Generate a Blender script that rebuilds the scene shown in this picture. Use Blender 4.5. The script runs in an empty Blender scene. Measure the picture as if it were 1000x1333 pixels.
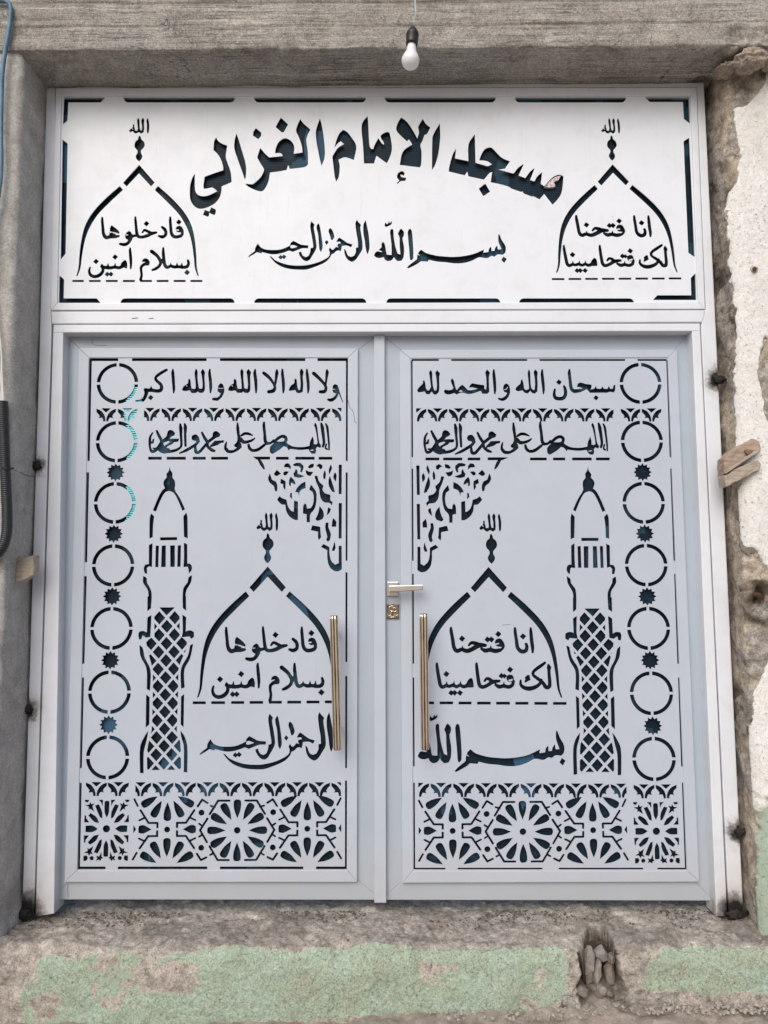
import bpy, bmesh, math, random
import numpy as np
from mathutils import Vector, Matrix, geometry, noise

random.seed(7)
C = bpy.context.scene.collection
scene = bpy.context.scene

# ------------------------------------------------------------------ camera
CAM = np.array([0.0263, -2.6633, 1.1047])
YAW, PITCH, ROLL = -0.0031, 0.0853, -0.0060
FPX = 1001.0
def cam_basis():
    cy, sy, cp, sp, cr, sr = math.cos(YAW), math.sin(YAW), math.cos(PITCH), math.sin(PITCH), math.cos(ROLL), math.sin(ROLL)
    f = np.array([sy*cp, cy*cp, sp]); r = np.array([cy, -sy, 0.0]); u = np.cross(r, f)
    return cr*r + sr*u, -sr*r + cr*u, f
CR, CU, CF = cam_basis()
cam = bpy.data.cameras.new('camera'); camo = bpy.data.objects.new('camera', cam); C.objects.link(camo)
camo.matrix_world = Matrix(((CR[0], CU[0], -CF[0], CAM[0]), (CR[1], CU[1], -CF[1], CAM[1]), (CR[2], CU[2], -CF[2], CAM[2]), (0, 0, 0, 1)))
cam.sensor_fit = 'VERTICAL'; cam.sensor_height = 36.0; cam.lens = FPX/1333.0*36.0
cam.clip_start = 0.05; cam.clip_end = 1000
scene.camera = camo

# ------------------------------------------------------------------ sky, sun, exposure
SUN_EL, SUN_AZ = math.radians(39), math.radians(200)          # azimuth clockwise from +Y (the wall faces -Y)
w = bpy.data.worlds.new('World'); scene.world = w; w.use_nodes = True
nt = w.node_tree; bg = nt.nodes['Background']
sky = nt.nodes.new('ShaderNodeTexSky'); sky.sky_type = 'NISHITA'; sky.sun_disc = False
sky.sun_elevation = SUN_EL; sky.sun_rotation = SUN_AZ
sky.air_density = 1.0; sky.dust_density = 4.0; sky.ozone_density = 1.0
nt.links.new(sky.outputs['Color'], bg.inputs['Color']); bg.inputs['Strength'].default_value = 0.10
sl = bpy.data.lights.new('sun', 'SUN'); sl.energy = 1.5; sl.angle = math.radians(50); sl.color = (1.0, 0.985, 0.965)
so = bpy.data.objects.new('sun', sl); C.objects.link(so)
sd = Vector((math.sin(SUN_AZ)*math.cos(SUN_EL), math.cos(SUN_AZ)*math.cos(SUN_EL), math.sin(SUN_EL)))
so.rotation_euler = sd.to_track_quat('Z', 'Y').to_euler()
scene.view_settings.view_transform = 'Standard'; scene.view_settings.look = 'None'
scene.view_settings.exposure = 0.24; scene.view_settings.gamma = 1.0

# ------------------------------------------------------------------ measuring: photograph point -> point on the plane y
def up(px, py, y):
    px = np.asarray(px, float); py = np.asarray(py, float)
    d = [CR[i]*(px-500.0)/FPX + CU[i]*(666.5-py)/FPX + CF[i] for i in range(3)]
    t = (y-CAM[1])/d[1]
    return CAM[0]+d[0]*t, CAM[2]+d[2]*t
def upv(px, py, y):
    x, z = up(px, py, y); return Vector((float(x), y, float(z)))

# ------------------------------------------------------------------ objects
def tag(o, label=None, cat=None, group=None, kind=None):
    if label: o['label'] = label
    if cat: o['category'] = cat
    if group: o['group'] = group
    if kind: o['kind'] = kind
    return o
def empty(name, loc, label, cat, group=None):
    o = bpy.data.objects.new(name, None); C.objects.link(o); o.location = loc; o.empty_display_size = 0.1
    return tag(o, label, cat, group)
def link(name, me, mat, parent=None):
    o = bpy.data.objects.new(name, me); C.objects.link(o)
    if mat: me.materials.append(mat)
    if parent:
        o.parent = parent
        # meshes are built in world coordinates; only a top-level Empty carries an offset
        if parent.parent is None: o.matrix_parent_inverse = Matrix.Translation(-parent.location)
    return o
def from_bm(name, bm, mat, parent=None, smooth=False):
    me = bpy.data.meshes.new(name); bmesh.ops.recalc_face_normals(bm, faces=bm.faces[:]); bm.to_mesh(me); bm.free()
    if smooth: me.polygons.foreach_set('use_smooth', [True]*len(me.polygons))
    return link(name, me, mat, parent)
def from_np(name, V, F, mat, parent=None, smooth=True):
    me = bpy.data.meshes.new(name); me.from_pydata([tuple(v) for v in V], [], [tuple(f) for f in F]); me.update()
    if smooth: me.polygons.foreach_set('use_smooth', [True]*len(me.polygons))
    return link(name, me, mat, parent)

# ------------------------------------------------------------------ node helpers
def mat_new(name):
    m = bpy.data.materials.new(name); m.use_nodes = True
    return m, m.node_tree, m.node_tree.nodes['Principled BSDF']
def N(t, typ, **kw):
    n = t.nodes.new(typ)
    for k, v in kw.items():
        if k in n.inputs: n.inputs[k].default_value = v
        else: setattr(n, k, v)
    return n
def ramp(t, fac, stops):
    r = t.nodes.new('ShaderNodeValToRGB'); e = r.color_ramp.elements
    while len(e) < len(stops): e.new(0.5)
    for i, (p, c) in enumerate(stops):
        e[i].position = p; e[i].color = (*c, 1) if len(c) == 3 else c
    t.links.new(fac, r.inputs['Fac']); return r.outputs['Color']
def mix(t, fac, a, b, mode='MIX'):
    m = t.nodes.new('ShaderNodeMix'); m.data_type = 'RGBA'; m.blend_type = mode
    for s, v in ((m.inputs['Factor'], fac), (m.inputs['A'], a), (m.inputs['B'], b)):
        if isinstance(v, (int, float)): s.default_value = v
        elif isinstance(v, tuple): s.default_value = (*v, 1)
        else: t.links.new(v, s)
    return m.outputs['Result']
def math_(t, op, a, b=None):
    m = t.nodes.new('ShaderNodeMath'); m.operation = op
    for s, v in ((m.inputs[0], a), (m.inputs[1], b)):
        if v is None: continue
        if isinstance(v, (int, float)): s.default_value = v
        else: t.links.new(v, s)
    return m.outputs[0]
def coords(t, scale=(1, 1, 1)):
    g = t.nodes.new('ShaderNodeNewGeometry'); mp = t.nodes.new('ShaderNodeMapping')
    mp.inputs['Scale'].default_value = scale; t.links.new(g.outputs['Position'], mp.inputs['Vector']); return mp.outputs['Vector']
def nz(t, scale, detail=6, rough=0.6, sc=(1, 1, 1), dist=0.0):
    n = N(t, 'ShaderNodeTexNoise', Scale=scale, Detail=detail, Roughness=rough, Distortion=dist)
    t.links.new(coords(t, sc), n.inputs['Vector']); return n.outputs['Fac']
def bump(t, b, h, strength, dist):
    n = N(t, 'ShaderNodeBump', Strength=strength, Distance=dist); t.links.new(h, n.inputs['Height']); t.links.new(n.outputs['Normal'], b.inputs['Normal'])

SOOT = []      # weld points that scorched the frame paint, filled below
def paint(name, base, rough=0.4, soot=False, dirt=0.5):
    m, t, b = mat_new(name)
    c = ramp(t, nz(t, 5, 5), [(0.25, tuple(x*0.935 for x in base)), (0.75, base)])
    # dust and hand grime
    g = ramp(t, nz(t, 14, 8, 0.7), [(0.50, (0, 0, 0)), (0.85, (dirt, dirt, dirt))])
    c = mix(t, math_(t, 'MULTIPLY', g, 0.5), c, (0.42, 0.38, 0.33))
    # runs and scuffs drawn out vertically
    s = ramp(t, nz(t, 9, 7, 0.65, (9, 9, 0.6)), [(0.60, (0, 0, 0)), (0.80, (0.28, 0.28, 0.28))])
    c = mix(t, s, c, (0.40, 0.38, 0.36))
    # dust settled low on the metal and in blotches, and faint rust runs
    dz_ = N(t, 'ShaderNodeSeparateXYZ'); g0 = t.nodes.new('ShaderNodeNewGeometry'); t.links.new(g0.outputs['Position'], dz_.inputs[0])
    mud = math_(t, 'MULTIPLY', ramp(t, math_(t, 'ADD', dz_.outputs['Z'], math_(t, 'MULTIPLY', nz(t, 11, 7, 0.7), 0.45)), [(0.22, (1, 1, 1)), (0.50, (0, 0, 0))]), 0.30)
    c = mix(t, mud, c, (0.46, 0.40, 0.33))
    rr = ramp(t, nz(t, 7, 6, 0.7, (14, 14, 0.9)), [(0.66, (0, 0, 0)), (0.78, (0.22, 0.22, 0.22))])
    c = mix(t, math_(t, 'MULTIPLY', rr, ramp(t, nz(t, 1.7, 3), [(0.5, (0, 0, 0)), (0.65, (1, 1, 1))])), c, (0.38, 0.24, 0.14))
    # small chips down to dark steel
    ch = ramp(t, nz(t, 55, 4, 0.75), [(0.715, (0, 0, 0)), (0.735, (1, 1, 1))])
    wh = ramp(t, nz(t, 2.3, 3), [(0.50, (0, 0, 0)), (0.60, (1, 1, 1))])
    c = mix(t, math_(t, 'MULTIPLY', math_(t, 'MULTIPLY', ch, wh), 0.75), c, (0.16, 0.13, 0.12))
    if soot:
        g = t.nodes.new('ShaderNodeNewGeometry'); acc = None
        wob = math_(t, 'MULTIPLY', math_(t, 'SUBTRACT', nz(t, 32, 6, 0.7), 0.5), 0.08)
        for p, r in SOOT:
            v = t.nodes.new('ShaderNodeVectorMath'); v.operation = 'DISTANCE'
            t.links.new(g.outputs['Position'], v.inputs[0]); v.inputs[1].default_value = p
            d = math_(t, 'DIVIDE', math_(t, 'ADD', v.outputs['Value'], wob), r)
            k = ramp(t, d, [(0.30, (1, 1, 1)), (0.52, (0.72, 0.72, 0.72)), (0.68, (0.20, 0.20, 0.20)), (1.0, (0, 0, 0))])
            acc = k if acc is None else math_(t, 'MAXIMUM', acc, k)
        c = mix(t, acc, c, mix(t, acc, (0.25, 0.17, 0.11), (0.012, 0.011, 0.011)))
    t.links.new(c, b.inputs['Base Color'])
    r = ramp(t, nz(t, 20, 5), [(0.3, (rough-0.08,)*3), (0.7, (rough+0.12,)*3)]); t.links.new(r, b.inputs['Roughness'])
    hb = math_(t, 'ADD', math_(t, 'MULTIPLY', nz(t, 3.2, 2, 0.4), 4.0), math_(t, 'MULTIPLY', nz(t, 150, 4, 0.6), 0.10))
    bump(t, b, hb, 0.35, 0.004)
    b.inputs['Specular IOR Level'].default_value = 0.4
    return m
# cut-out outlines measured from the photograph: P polygon, H hole (metal left standing),
# S stroke (x,y,width), D diamond dot (x,y,half diagonal), C disc (x,y,radius)
TITLE = [
(240,150,8,"""
P 332,232 352,268 400,300 447,315 440,355 432,440 470,550 486,610 492,695 450,715 388,740 384,800 365,860 320,915 250,955 190,973 140,968 95,935 65,880 58,800 65,715 85,650 110,608 108,700 112,780 130,818 160,838 215,843 265,830 345,790 300,755 285,752 240,762 205,765 200,735 213,640 300,608 408,572 405,530 380,455 345,400 305,362 312,270
P 215,985 262,1005 255,1050 240,1055 195,1035
P 280,960 328,982 325,1020 312,1040 270,1020 262,1003
P 543,190 560,240 600,370 632,480 643,545 640,640 630,670 605,590 560,465 522,345 525,265
P 745,135 800,180 798,215 770,248 715,210 722,170
"""),
(340,150,8,"""
P -10,340 40,400 85,440 225,425 220,405 195,392 148,396 152,350 180,285 220,250 255,240 300,258 335,300 345,345 338,402 432,388 425,320 395,230 365,160 385,90 408,40 440,85 512,147 470,250 485,370 488,510 470,530 440,542 300,558 282,515 265,570 180,585 92,595 75,690 45,755 20,785 -10,792 -80,770 -140,738 -165,712 -90,718 -55,695 0,640 25,590 32,560 0,510 -40,440
P 205,25 280,95 235,175 215,178 152,122
P 612,35 628,90 650,220 664,380 655,460 630,525 605,420 570,180
P 855,152 890,170 940,230 990,320 965,465 920,448 870,437 805,462 818,530 808,640 782,690 768,640 748,470 745,430 770,385 800,340 865,300 830,270 800,290 765,335 785,260 815,190
"""),
(460,140,8,"""
P 148,88 155,180 168,400 185,430 208,432 225,385 262,320 300,375 320,388 318,362 290,320 285,292 320,265 360,252 378,265 400,380 398,460 370,540 348,578 240,500 215,582 112,582 105,420 90,175
P 500,103 550,140 600,205 668,325 685,260 678,200 724,120 755,170 802,207 765,275 740,285 720,345 698,388 710,460 705,600 690,622 485,597 520,455 615,385 582,330 558,350 460,255 448,210 470,150
P 510,660 535,680 525,710 500,695 490,705 500,725 552,732 540,762 490,768 460,797 458,782 482,758 460,735 458,705 475,675
P 900,168 905,300 885,480 850,600 820,648 825,320 840,270
"""),
(575,150,8,"""
P 150,350 138,450 280,478 282,300 345,200 352,495 440,520 480,530 525,512 480,480 430,470 393,470 410,420 450,355 500,335 530,345 610,430 670,465 712,478 660,555 590,565 750,608 800,545 855,508 800,628 872,655 920,590 968,550 920,675 968,690 995,640 1047,592 1032,715 1070,740 1140,660 1190,628 1230,620 1268,635 1262,720 1245,815 1200,885 1155,930 1068,818 1020,875 960,845 952,835 945,848 855,815 842,790 830,798 720,760 710,748 620,720 512,697 528,590 500,600 440,670 280,635 268,585 240,625 75,585 80,540 120,400
P 455,712 503,795 435,842 388,765
"""),
]
BISM = [
(480,280,10,"""
P 185,350 205,370 222,450 235,515 300,520 298,380 280,230 285,190 305,178 320,190 328,300 345,400 375,500 415,515 405,390 402,290 382,240 410,185 425,178 458,220 455,270 440,300 460,420 455,540 430,590 380,600 345,570 330,545 300,585 250,600 215,580 195,545 150,558 100,550 70,525 90,485 120,470 150,480 185,475 165,465 130,455 170,420 170,370
P 215,150 210,120 222,95 235,120 255,110 265,80 275,105 290,95 297,72 302,110 280,130 235,150
P 545,178 560,210 575,350 580,560 555,590 540,575 530,450 510,230 520,190
P 685,450 740,490 820,515 900,532 1000,540 1100,545 1230,535 1370,505 1500,450 1490,490 1560,482 1570,435 1595,410 1600,468 1640,465 1650,425 1675,395 1680,448 1730,445 1690,340 1690,255 1702,250 1730,320 1780,405 1780,480 1750,515 1680,512 1640,540 1600,530 1540,560 1440,548 1350,590 1250,620 1130,628 1000,612 900,605 780,580 768,605 680,598 640,630 520,690 500,685 530,650 630,575 635,515 690,535 645,505 650,485
P 1755,540 1798,570 1765,620 1728,585
"""),
]
RAHMAN = [
(318,280,10,"""
P 178,372 215,420 280,448 380,455 470,448 540,425 600,395 605,365 640,335 680,355 740,385 835,395 830,430 760,430 690,455 630,478 585,460 520,485 420,508 350,508 290,495 230,480 225,497 165,482 120,512 55,548 60,530 140,468 145,425
H 605,395 640,390 695,410 630,430 600,425
D 474,548 28
D 517,543 29
"""),
(400,280,10,"""
P -490,535 -468,540 -420,585 -320,628 -220,652 -70,658 0,650 100,628 200,590 280,540 295,490 283,450 298,420 315,448 340,452 375,412 410,425 395,398 400,375 440,368 430,345 380,348 400,310 418,292 450,312 520,360 590,382 570,418 520,395 450,400 445,435 435,470 410,460 380,465 350,495 315,510 295,555 230,615 120,665 0,705 -70,710 -190,705 -290,685 -380,645 -440,595
P 252,325 278,350 255,385 230,355
P 300,170 325,195 348,255 350,290 330,325 310,318 300,270 280,215 285,180
P 55,80 95,125 85,160 105,280 120,380 118,430 95,480 70,520 40,570 10,595 -30,595 -65,570 -100,520 -110,485 -80,475 -60,525 -20,548 20,530 40,480 45,430 75,425 80,400 60,270 40,140
P 145,105 160,130 185,270 200,420 180,480 160,440 145,260 122,150
P 648,62 660,85 700,125 690,160 705,260 720,380 715,450 685,500 640,570 600,605 570,605 520,570 490,510 482,440 500,455 530,525 570,545 610,530 635,480 635,425 665,420 660,330 640,220 630,100
P 760,65 775,130 800,260 810,430 788,508 770,470 750,330 732,220 735,120
"""),
]
FATAHNA = [
(555,805,10,"""
S 322,125,30 325,170,42 345,280,44 362,380,46 400,425,50 460,405,48 530,425,52 600,400,56 690,350,62 770,352,40
S 690,350,60 640,325,48 590,318,40 555,350,26
P 450,410 470,350 490,410
D 467,264 37
S 720,395,34 770,420,54 830,410,50 900,425,54 960,410,50 1000,365,44 990,320,40
P 815,410 840,350 862,410
D 798,275 36
D 848,275 36
C 948,315,52
H 895,330 945,318 950,332 905,345
H 920,385 990,372 960,392
D 938,205 37
S 138,590,30 142,640,40 165,780,44 185,870,46 215,895,44 260,875,44 300,885,40 350,870,44 395,890,40 440,870,40 490,890,44 560,860,50
P 510,880 540,810 575,775 600,785 612,830 618,890 600,900 520,900
P 245,880 265,815 285,880
P 340,880 362,810 378,880
P 425,880 447,810 465,880
D 262,725 37
D 325,970 34
D 370,970 34
D 440,970 34
S 655,590,30 658,640,40 675,780,44 695,870,46 730,895,46 800,870,44 860,830,54 950,815,34
S 860,825,50 820,790,40 785,785,34 760,815,26
D 980,748 34
S 905,865,34 950,890,50 1010,880,46 1070,893,46 1120,870,44 1135,820,40
P 990,880 1012,820 1028,880
D 1020,752 28
C 1092,780,46
H 1065,802 1125,790 1120,815 1080,820
D 1092,668 37
"""),
(635,805,10,"""
S 355,130,30 358,180,40 375,290,42 390,380,46 440,430,52 495,420,50 510,370,42 500,335,36
D 460,235 37
S 560,130,26 562,170,38 572,290,46 585,380,42 585,440,28
S 430,810,26 430,860,36 470,900,46 540,915,56 620,895,48 680,850,40 700,800,30
S 745,580,32 690,620,42 620,670,40 590,710,36 600,745,36 660,790,42 720,840,44 760,895,50 800,890,48 808,830,44 800,740,40 795,630,40
P 793,588 830,640 815,685 770,650 775,610
P 520,735 545,740 550,780 560,800 530,815 490,838 480,825 490,790 482,770
"""),
]
SALAM = [
(260,805,10,"""
S 346,125,28 346,170,38 358,280,40 368,370,44 405,425,54 460,415,50 540,412,50 585,405,34
P 482,238 510,260 560,300 598,345 592,370 555,355 500,340 462,335 460,285
P 450,410 455,350 480,355 490,345 505,360 540,370 550,410
C 735,405,54
P 690,390 700,350 735,328 765,340 775,400
H 688,384 725,380 722,390 690,396
S 770,400,50 760,450,50 720,515,44 670,535,50 610,525,36
S 825,115,24 828,170,36 840,280,38 850,360,44 870,410,44 930,420,44 1000,400,50 1070,365,50 1130,352,32
S 750,415,50 830,398,36
S 1060,362,40 1000,330,40 960,315,34 930,350,24
D 988,215 36
S 757,590,24 755,620,36 765,730,42 772,830,36 768,900,22
D 540,725 37
D 265,793 37
S 180,885,24 168,940,34 190,1000,42 250,1025,48 320,1000,50 362,950,44 365,900,40 350,850,34
S 345,870,36 400,885,50 480,890,48 540,880,44 600,890,46 660,860,50
P 620,880 630,820 680,770 705,785 718,840 715,900 680,890
P 415,880 440,812 458,880
P 520,880 542,810 560,880
D 430,988 34
D 482,988 34
"""),
(340,805,10,"""
S 530,120,26 530,170,38 540,280,40 552,370,44 590,415,48 650,415,48 700,390,44 705,330,40 690,285,36
C 660,300,48
H 612,305 655,305 660,320 612,322
D 655,192 37
S 415,270,36 450,300,44 470,350,44 460,395,44 420,418,48 370,405,32
D 187,215 37
S 268,640,52 300,665,50 350,710,44 385,765,44 400,810,44 380,865,40 330,905,44 285,925,32
S 436,590,26 436,660,42 448,770,44 462,850,46 495,885,46 550,865,40 600,880,46 660,875,44 720,885,44 780,875,48 805,830,40 795,780,32
P 390,820 400,760 440,740 440,800 410,840
P 525,870 548,810 565,870
P 615,870 638,808 655,870
P 685,870 708,808 725,870
D 785,963 38
S 115,1070,40 128,1000,34 118,920,34 125,870,40 170,840,36 215,830,50
P 175,745 210,755 240,800 235,840 200,858 160,850 110,880 130,835 190,795 130,800 140,765
"""),
]
ALLAH = [(300,660,10,"""
P 400,168 412,180 408,205 420,240 418,262 455,270 462,230 450,110 465,72 480,100 485,200 495,260 520,265 522,200 510,110 532,72 550,110 545,150 550,230 545,290 510,312 480,290 440,312 412,300 395,275 350,290 340,265 370,230 375,232 392,205 388,178
H 366,228 392,250 398,244 372,224
P 598,75 610,110 622,180 618,280 605,312 592,290 590,170 582,110
P 487,340 505,365 512,400 545,430 562,480 550,520 508,568 510,605 530,650 520,695 485,732 450,695 440,650 462,605 460,565 425,520 420,470 435,430 468,400 472,365
""")]
LINE_AKBAR = [
(175,475,10,"""
S 418,65,34 340,110,40 280,160,36 285,200,36 340,250,40 355,290,44 340,330,48 290,340,44 235,330,44
P 190,330 218,272 240,320
S 230,330,46 180,330,46 145,325,46
S 160,335,60 150,390,44 125,440,44 95,465,44 20,470,18
D 212,425 33
S 502,60,20 500,100,40 508,200,40 515,320,34 512,362,18
P 712,180 728,195 735,260 745,310 790,315 800,290 795,200 785,100 800,50 820,75 822,180 840,300 850,310 885,310 890,260 878,140 865,90 890,52 918,95 912,150 918,260 915,330 890,362 850,365 825,345 800,365 745,365 720,330 665,340 622,330 632,295 660,265 700,240 702,195
H 668,265 684,282 690,276 676,262
S 982,60,20 978,110,36 990,200,40 995,300,38 990,360,18
"""),
(260,475,10,"""
P 238,300 250,260 275,240 300,250 320,300
P 232,310 320,308 320,350 300,400 270,440 230,468 170,460 160,440 180,428 230,425 260,400 275,370 240,350
P 458,180 475,200 485,270 495,310 540,315 548,300 540,180 530,90 545,52 568,80 568,180 580,300 600,312 625,310 630,250 620,140 610,90 635,52 668,95 658,150 660,270 655,340 630,365 590,365 570,345 545,362 490,362 465,330 410,340 370,330 380,295 405,265 445,240 445,195
H 412,265 428,282 436,276 420,262
S 722,62,20 718,110,40 730,200,42 735,320,32 735,362,18
"""),
(350,475,10,"""
S -68,105,38 -40,125,44 10,170,40 60,240,30 80,290,34 60,335,50 0,350,44
S 105,65,20 105,105,44 98,160,34 85,250,28
S 177,60,22 178,120,38 190,230,40 192,320,34 188,362,18
S 424,60,20 428,95,50 425,150,32 432,250,34 425,340,36 380,345,44 360,300,30 348,195,28
P 348,200 365,240 370,300 345,325 270,338 260,320 290,270 330,240
S 496,60,20 500,120,36 512,230,38 515,320,32 510,362,18
S 585,110,46 620,140,46 680,200,40 730,260,34 745,305,36 725,345,46 670,350,40
S 757,65,20 760,100,44 750,180,26 738,280,26
P 832,310 835,270 865,250 895,265 910,310 900,320
P 830,325 910,318 912,360 890,420 840,470 800,478 755,455 765,440 830,430 870,390 880,372 840,360
S 900,300,14 930,400,12 962,482,8
"""),
]
LINE_HAMD = [
(540,475,10,"""
P 120,198 135,230 145,300 165,335 190,330 205,300 212,290 195,150 190,95 208,68 225,95 228,190 240,290 260,340 285,330 290,260 280,150 270,100 292,70 328,110 318,160 320,280 312,350 280,385 250,385 220,345 190,382 150,378 130,345 50,358 32,335 50,300 105,245 108,215
P 490,175 510,210 530,300 550,330 590,280 620,260 650,285 690,330 740,330 830,310 745,292 712,295 720,265 750,240 800,250 905,265 905,310 930,325 935,250 930,150 920,100 942,60 978,100 965,160 970,350 945,375 880,375 860,335 760,370 690,378 645,365 600,360 545,385 515,365 440,385 390,370 380,340 400,320 440,330 490,320 505,300 480,240 470,200
H 570,345 600,325 625,345 600,350
"""),
(620,475,10,"""
S 230,65,20 230,120,38 240,230,40 245,330,34 242,372,18
P 352,310 365,260 392,240 420,260 440,310 435,380 400,440 350,468 310,460 282,440 290,428 340,430 385,400 405,365 365,350
H 365,325 395,318 415,290 408,286 390,310 365,318
P 598,185 612,230 625,310 650,330 690,310 680,200 672,110 685,60 702,90 705,190 715,290 735,325 760,325 768,250 760,150 750,95 772,60 800,95 795,150 800,250 795,345 765,372 730,365 705,335 670,372 630,360 605,330 545,342 512,325 525,290 575,245 582,210
S 860,65,20 858,120,38 870,230,40 878,320,34 875,372,18
"""),
(710,475,10,"""
D 178,225 34
S 125,320,26 115,370,36 130,425,46 180,440,48 235,430,46 262,385,44 260,320,40 245,280,30
S 315,62,22 312,105,40 325,220,40 340,310,42 375,340,50 440,335,46 510,318,24
P 412,285 425,245 460,230 520,248 600,258 600,300 580,320 610,318 640,310 658,275 670,310 725,312 745,280 760,312 812,312 828,275 845,312 880,312 890,265 910,262 908,330 890,358 840,350 800,362 750,360 700,362 640,362 580,362 550,325 500,310 450,290
D 660,428 32
"""),
]
SALAWAT = [
(545,545,10,"""
S 112,190,18 85,240,26 80,300,34 85,380,24 110,435,36 150,430,36 190,390,36
P 80,335 130,330 138,270 120,270 110,300 95,310
S 168,165,26 200,230,36 235,300,36 215,350,40 170,400,30 130,395,20
P 310,190 325,160 350,150 385,165 412,200 395,222 360,240 340,265 290,310 245,310 250,280 300,235
P 290,300 345,272 465,270 455,305 400,310 380,335 320,365 300,390 345,400 350,430 340,450 280,465 220,445 185,415 200,370 225,320 250,305
H 262,322 325,300 350,310 300,345 285,350 280,365 265,345
S 475,75,24 485,130,44 490,220,30 500,330,28 490,380,26 430,420,34 340,440,36
S 535,70,20 545,115,44 545,200,30 555,360,28
P 632,258 640,230 670,210 700,215 730,255 738,310 715,330 700,300 665,290 645,282
S 725,300,36 690,345,36 620,390,36 560,425,34 480,460,16
S 685,370,24 695,440,40 730,450,36 780,400,34 830,340,34
S 768,185,24 800,250,36 840,310,36 850,370,34 900,415,40 938,430,30
"""),
(625,545,10,"""
P 115,190 135,170 165,168 210,205 200,240 155,255 100,295 30,345 20,310 110,240
P 80,360 140,295 265,290 255,318 215,325 180,350 85,378
S 435,60,20 440,130,38 455,230,32 465,280,44 450,335,50
P 400,350 430,320 490,330 500,380 470,410 400,450 340,460 300,445 270,400 275,340 295,305 302,310 298,380 330,420 390,420 440,385 405,370
S 490,225,26 530,200,34 580,200,34 635,222,16
S 480,270,44 520,310,44 570,310,36 630,290,30 668,262,14
S 785,50,24 785,100,36 800,200,34 810,300,40 830,325,40
S 800,350,32 720,410,38 650,425,36 605,395,36 590,350,30
S 830,330,38 880,325,30 920,290,26
"""),
(700,545,10,"""
S 180,310,36 230,260,36 280,235,36 320,245,40 335,280,36 310,320,36 200,325,34
P 125,390 150,350 190,325 330,330 300,370 240,420 160,468 130,450
P 345,322 370,345 440,375 560,380 650,365 655,310 685,240 700,290 700,340 740,345 755,320 720,130 700,85 715,55 735,90 750,180 775,320 800,360 790,388 750,370 730,400 735,430 725,465 680,465 650,430 640,405 540,415 440,408 385,400 380,425 345,380 305,365 310,345
H 655,424 680,412 712,416 690,427
S 795,65,26 810,120,44 825,220,36 838,320,32 825,370,28
S 855,70,18 875,115,30 890,220,24 905,340,22 908,415,16
S 870,340,18 860,390,20 880,405,22
"""),
]
CORNER = [(330,590,7.6923,"""
P 855,115 885,115 882,408 855,408
P 855,500 885,500 882,853 855,853
P 40,60 75,68 100,110 115,160 100,160 70,120
P 305,130 320,105 350,100 375,130 372,162 350,140 315,140
P 395,112 430,97 470,97 500,125 500,150 485,190 470,185 475,150 455,130 410,128
P 545,140 570,112 605,105 600,140 560,152
P 628,128 660,103 690,120 690,150 670,160 650,135
P 208,200 235,168 275,205 235,228 212,220
P 300,195 320,180 355,185 325,222 302,218
P 425,155 440,180 440,205 510,230 460,245 410,235 400,205 415,185
P 525,168 550,182 598,188 570,228 540,218 527,195
P 775,112 785,150 760,210 755,170
P 715,170 725,210 718,262 700,250 702,205
P 820,190 832,225 825,282 802,250 805,215
P 163,203 185,265 225,285 240,330 235,382 215,375 205,330 165,295 148,255
P 275,255 320,280 322,310 318,368 300,340 300,310 270,300
P 375,235 410,275 422,312 400,305 375,290 375,330 357,318 360,265
P 765,225 785,285 800,330 815,390 790,385 760,335 752,280
P 612,230 640,225 655,280 700,325 690,365 715,400 770,418 768,470 792,490 785,522 765,498 710,490 680,460 665,410 660,360 630,290
P 520,285 522,348 480,365 462,390 455,425 450,390 420,388 440,345 480,305
P 575,315 600,345 628,390 630,480 610,560 570,610 565,690 535,690 532,610 497,603 500,530 515,500 530,520 535,555 575,550 598,510 605,440 595,390 560,365
P 385,395 385,440 390,460 365,435 370,400
P 262,430 285,450 330,465 345,530 370,570 405,590 408,475 445,485 445,668 410,665 360,630 330,580 320,515 280,510 238,465
P 662,530 695,575 705,625 690,660 640,678 622,660 640,625 655,580
P 750,540 775,560 765,590 735,622 742,580
P 800,650 830,685 828,735 785,735 790,680
P 590,722 668,738 672,810 678,840 655,868 648,840 648,785 575,770
P 725,695 752,695 750,740 775,810 765,870 745,885 730,865 740,835 720,750
P 812,885 822,945 810,978 785,975 800,930
P 702,910 760,940 762,1010 780,1080 820,1118 855,1100 855,928 882,928 885,1160 850,1183 805,1175 760,1130 742,1060 740,970 678,938
""")]
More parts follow.
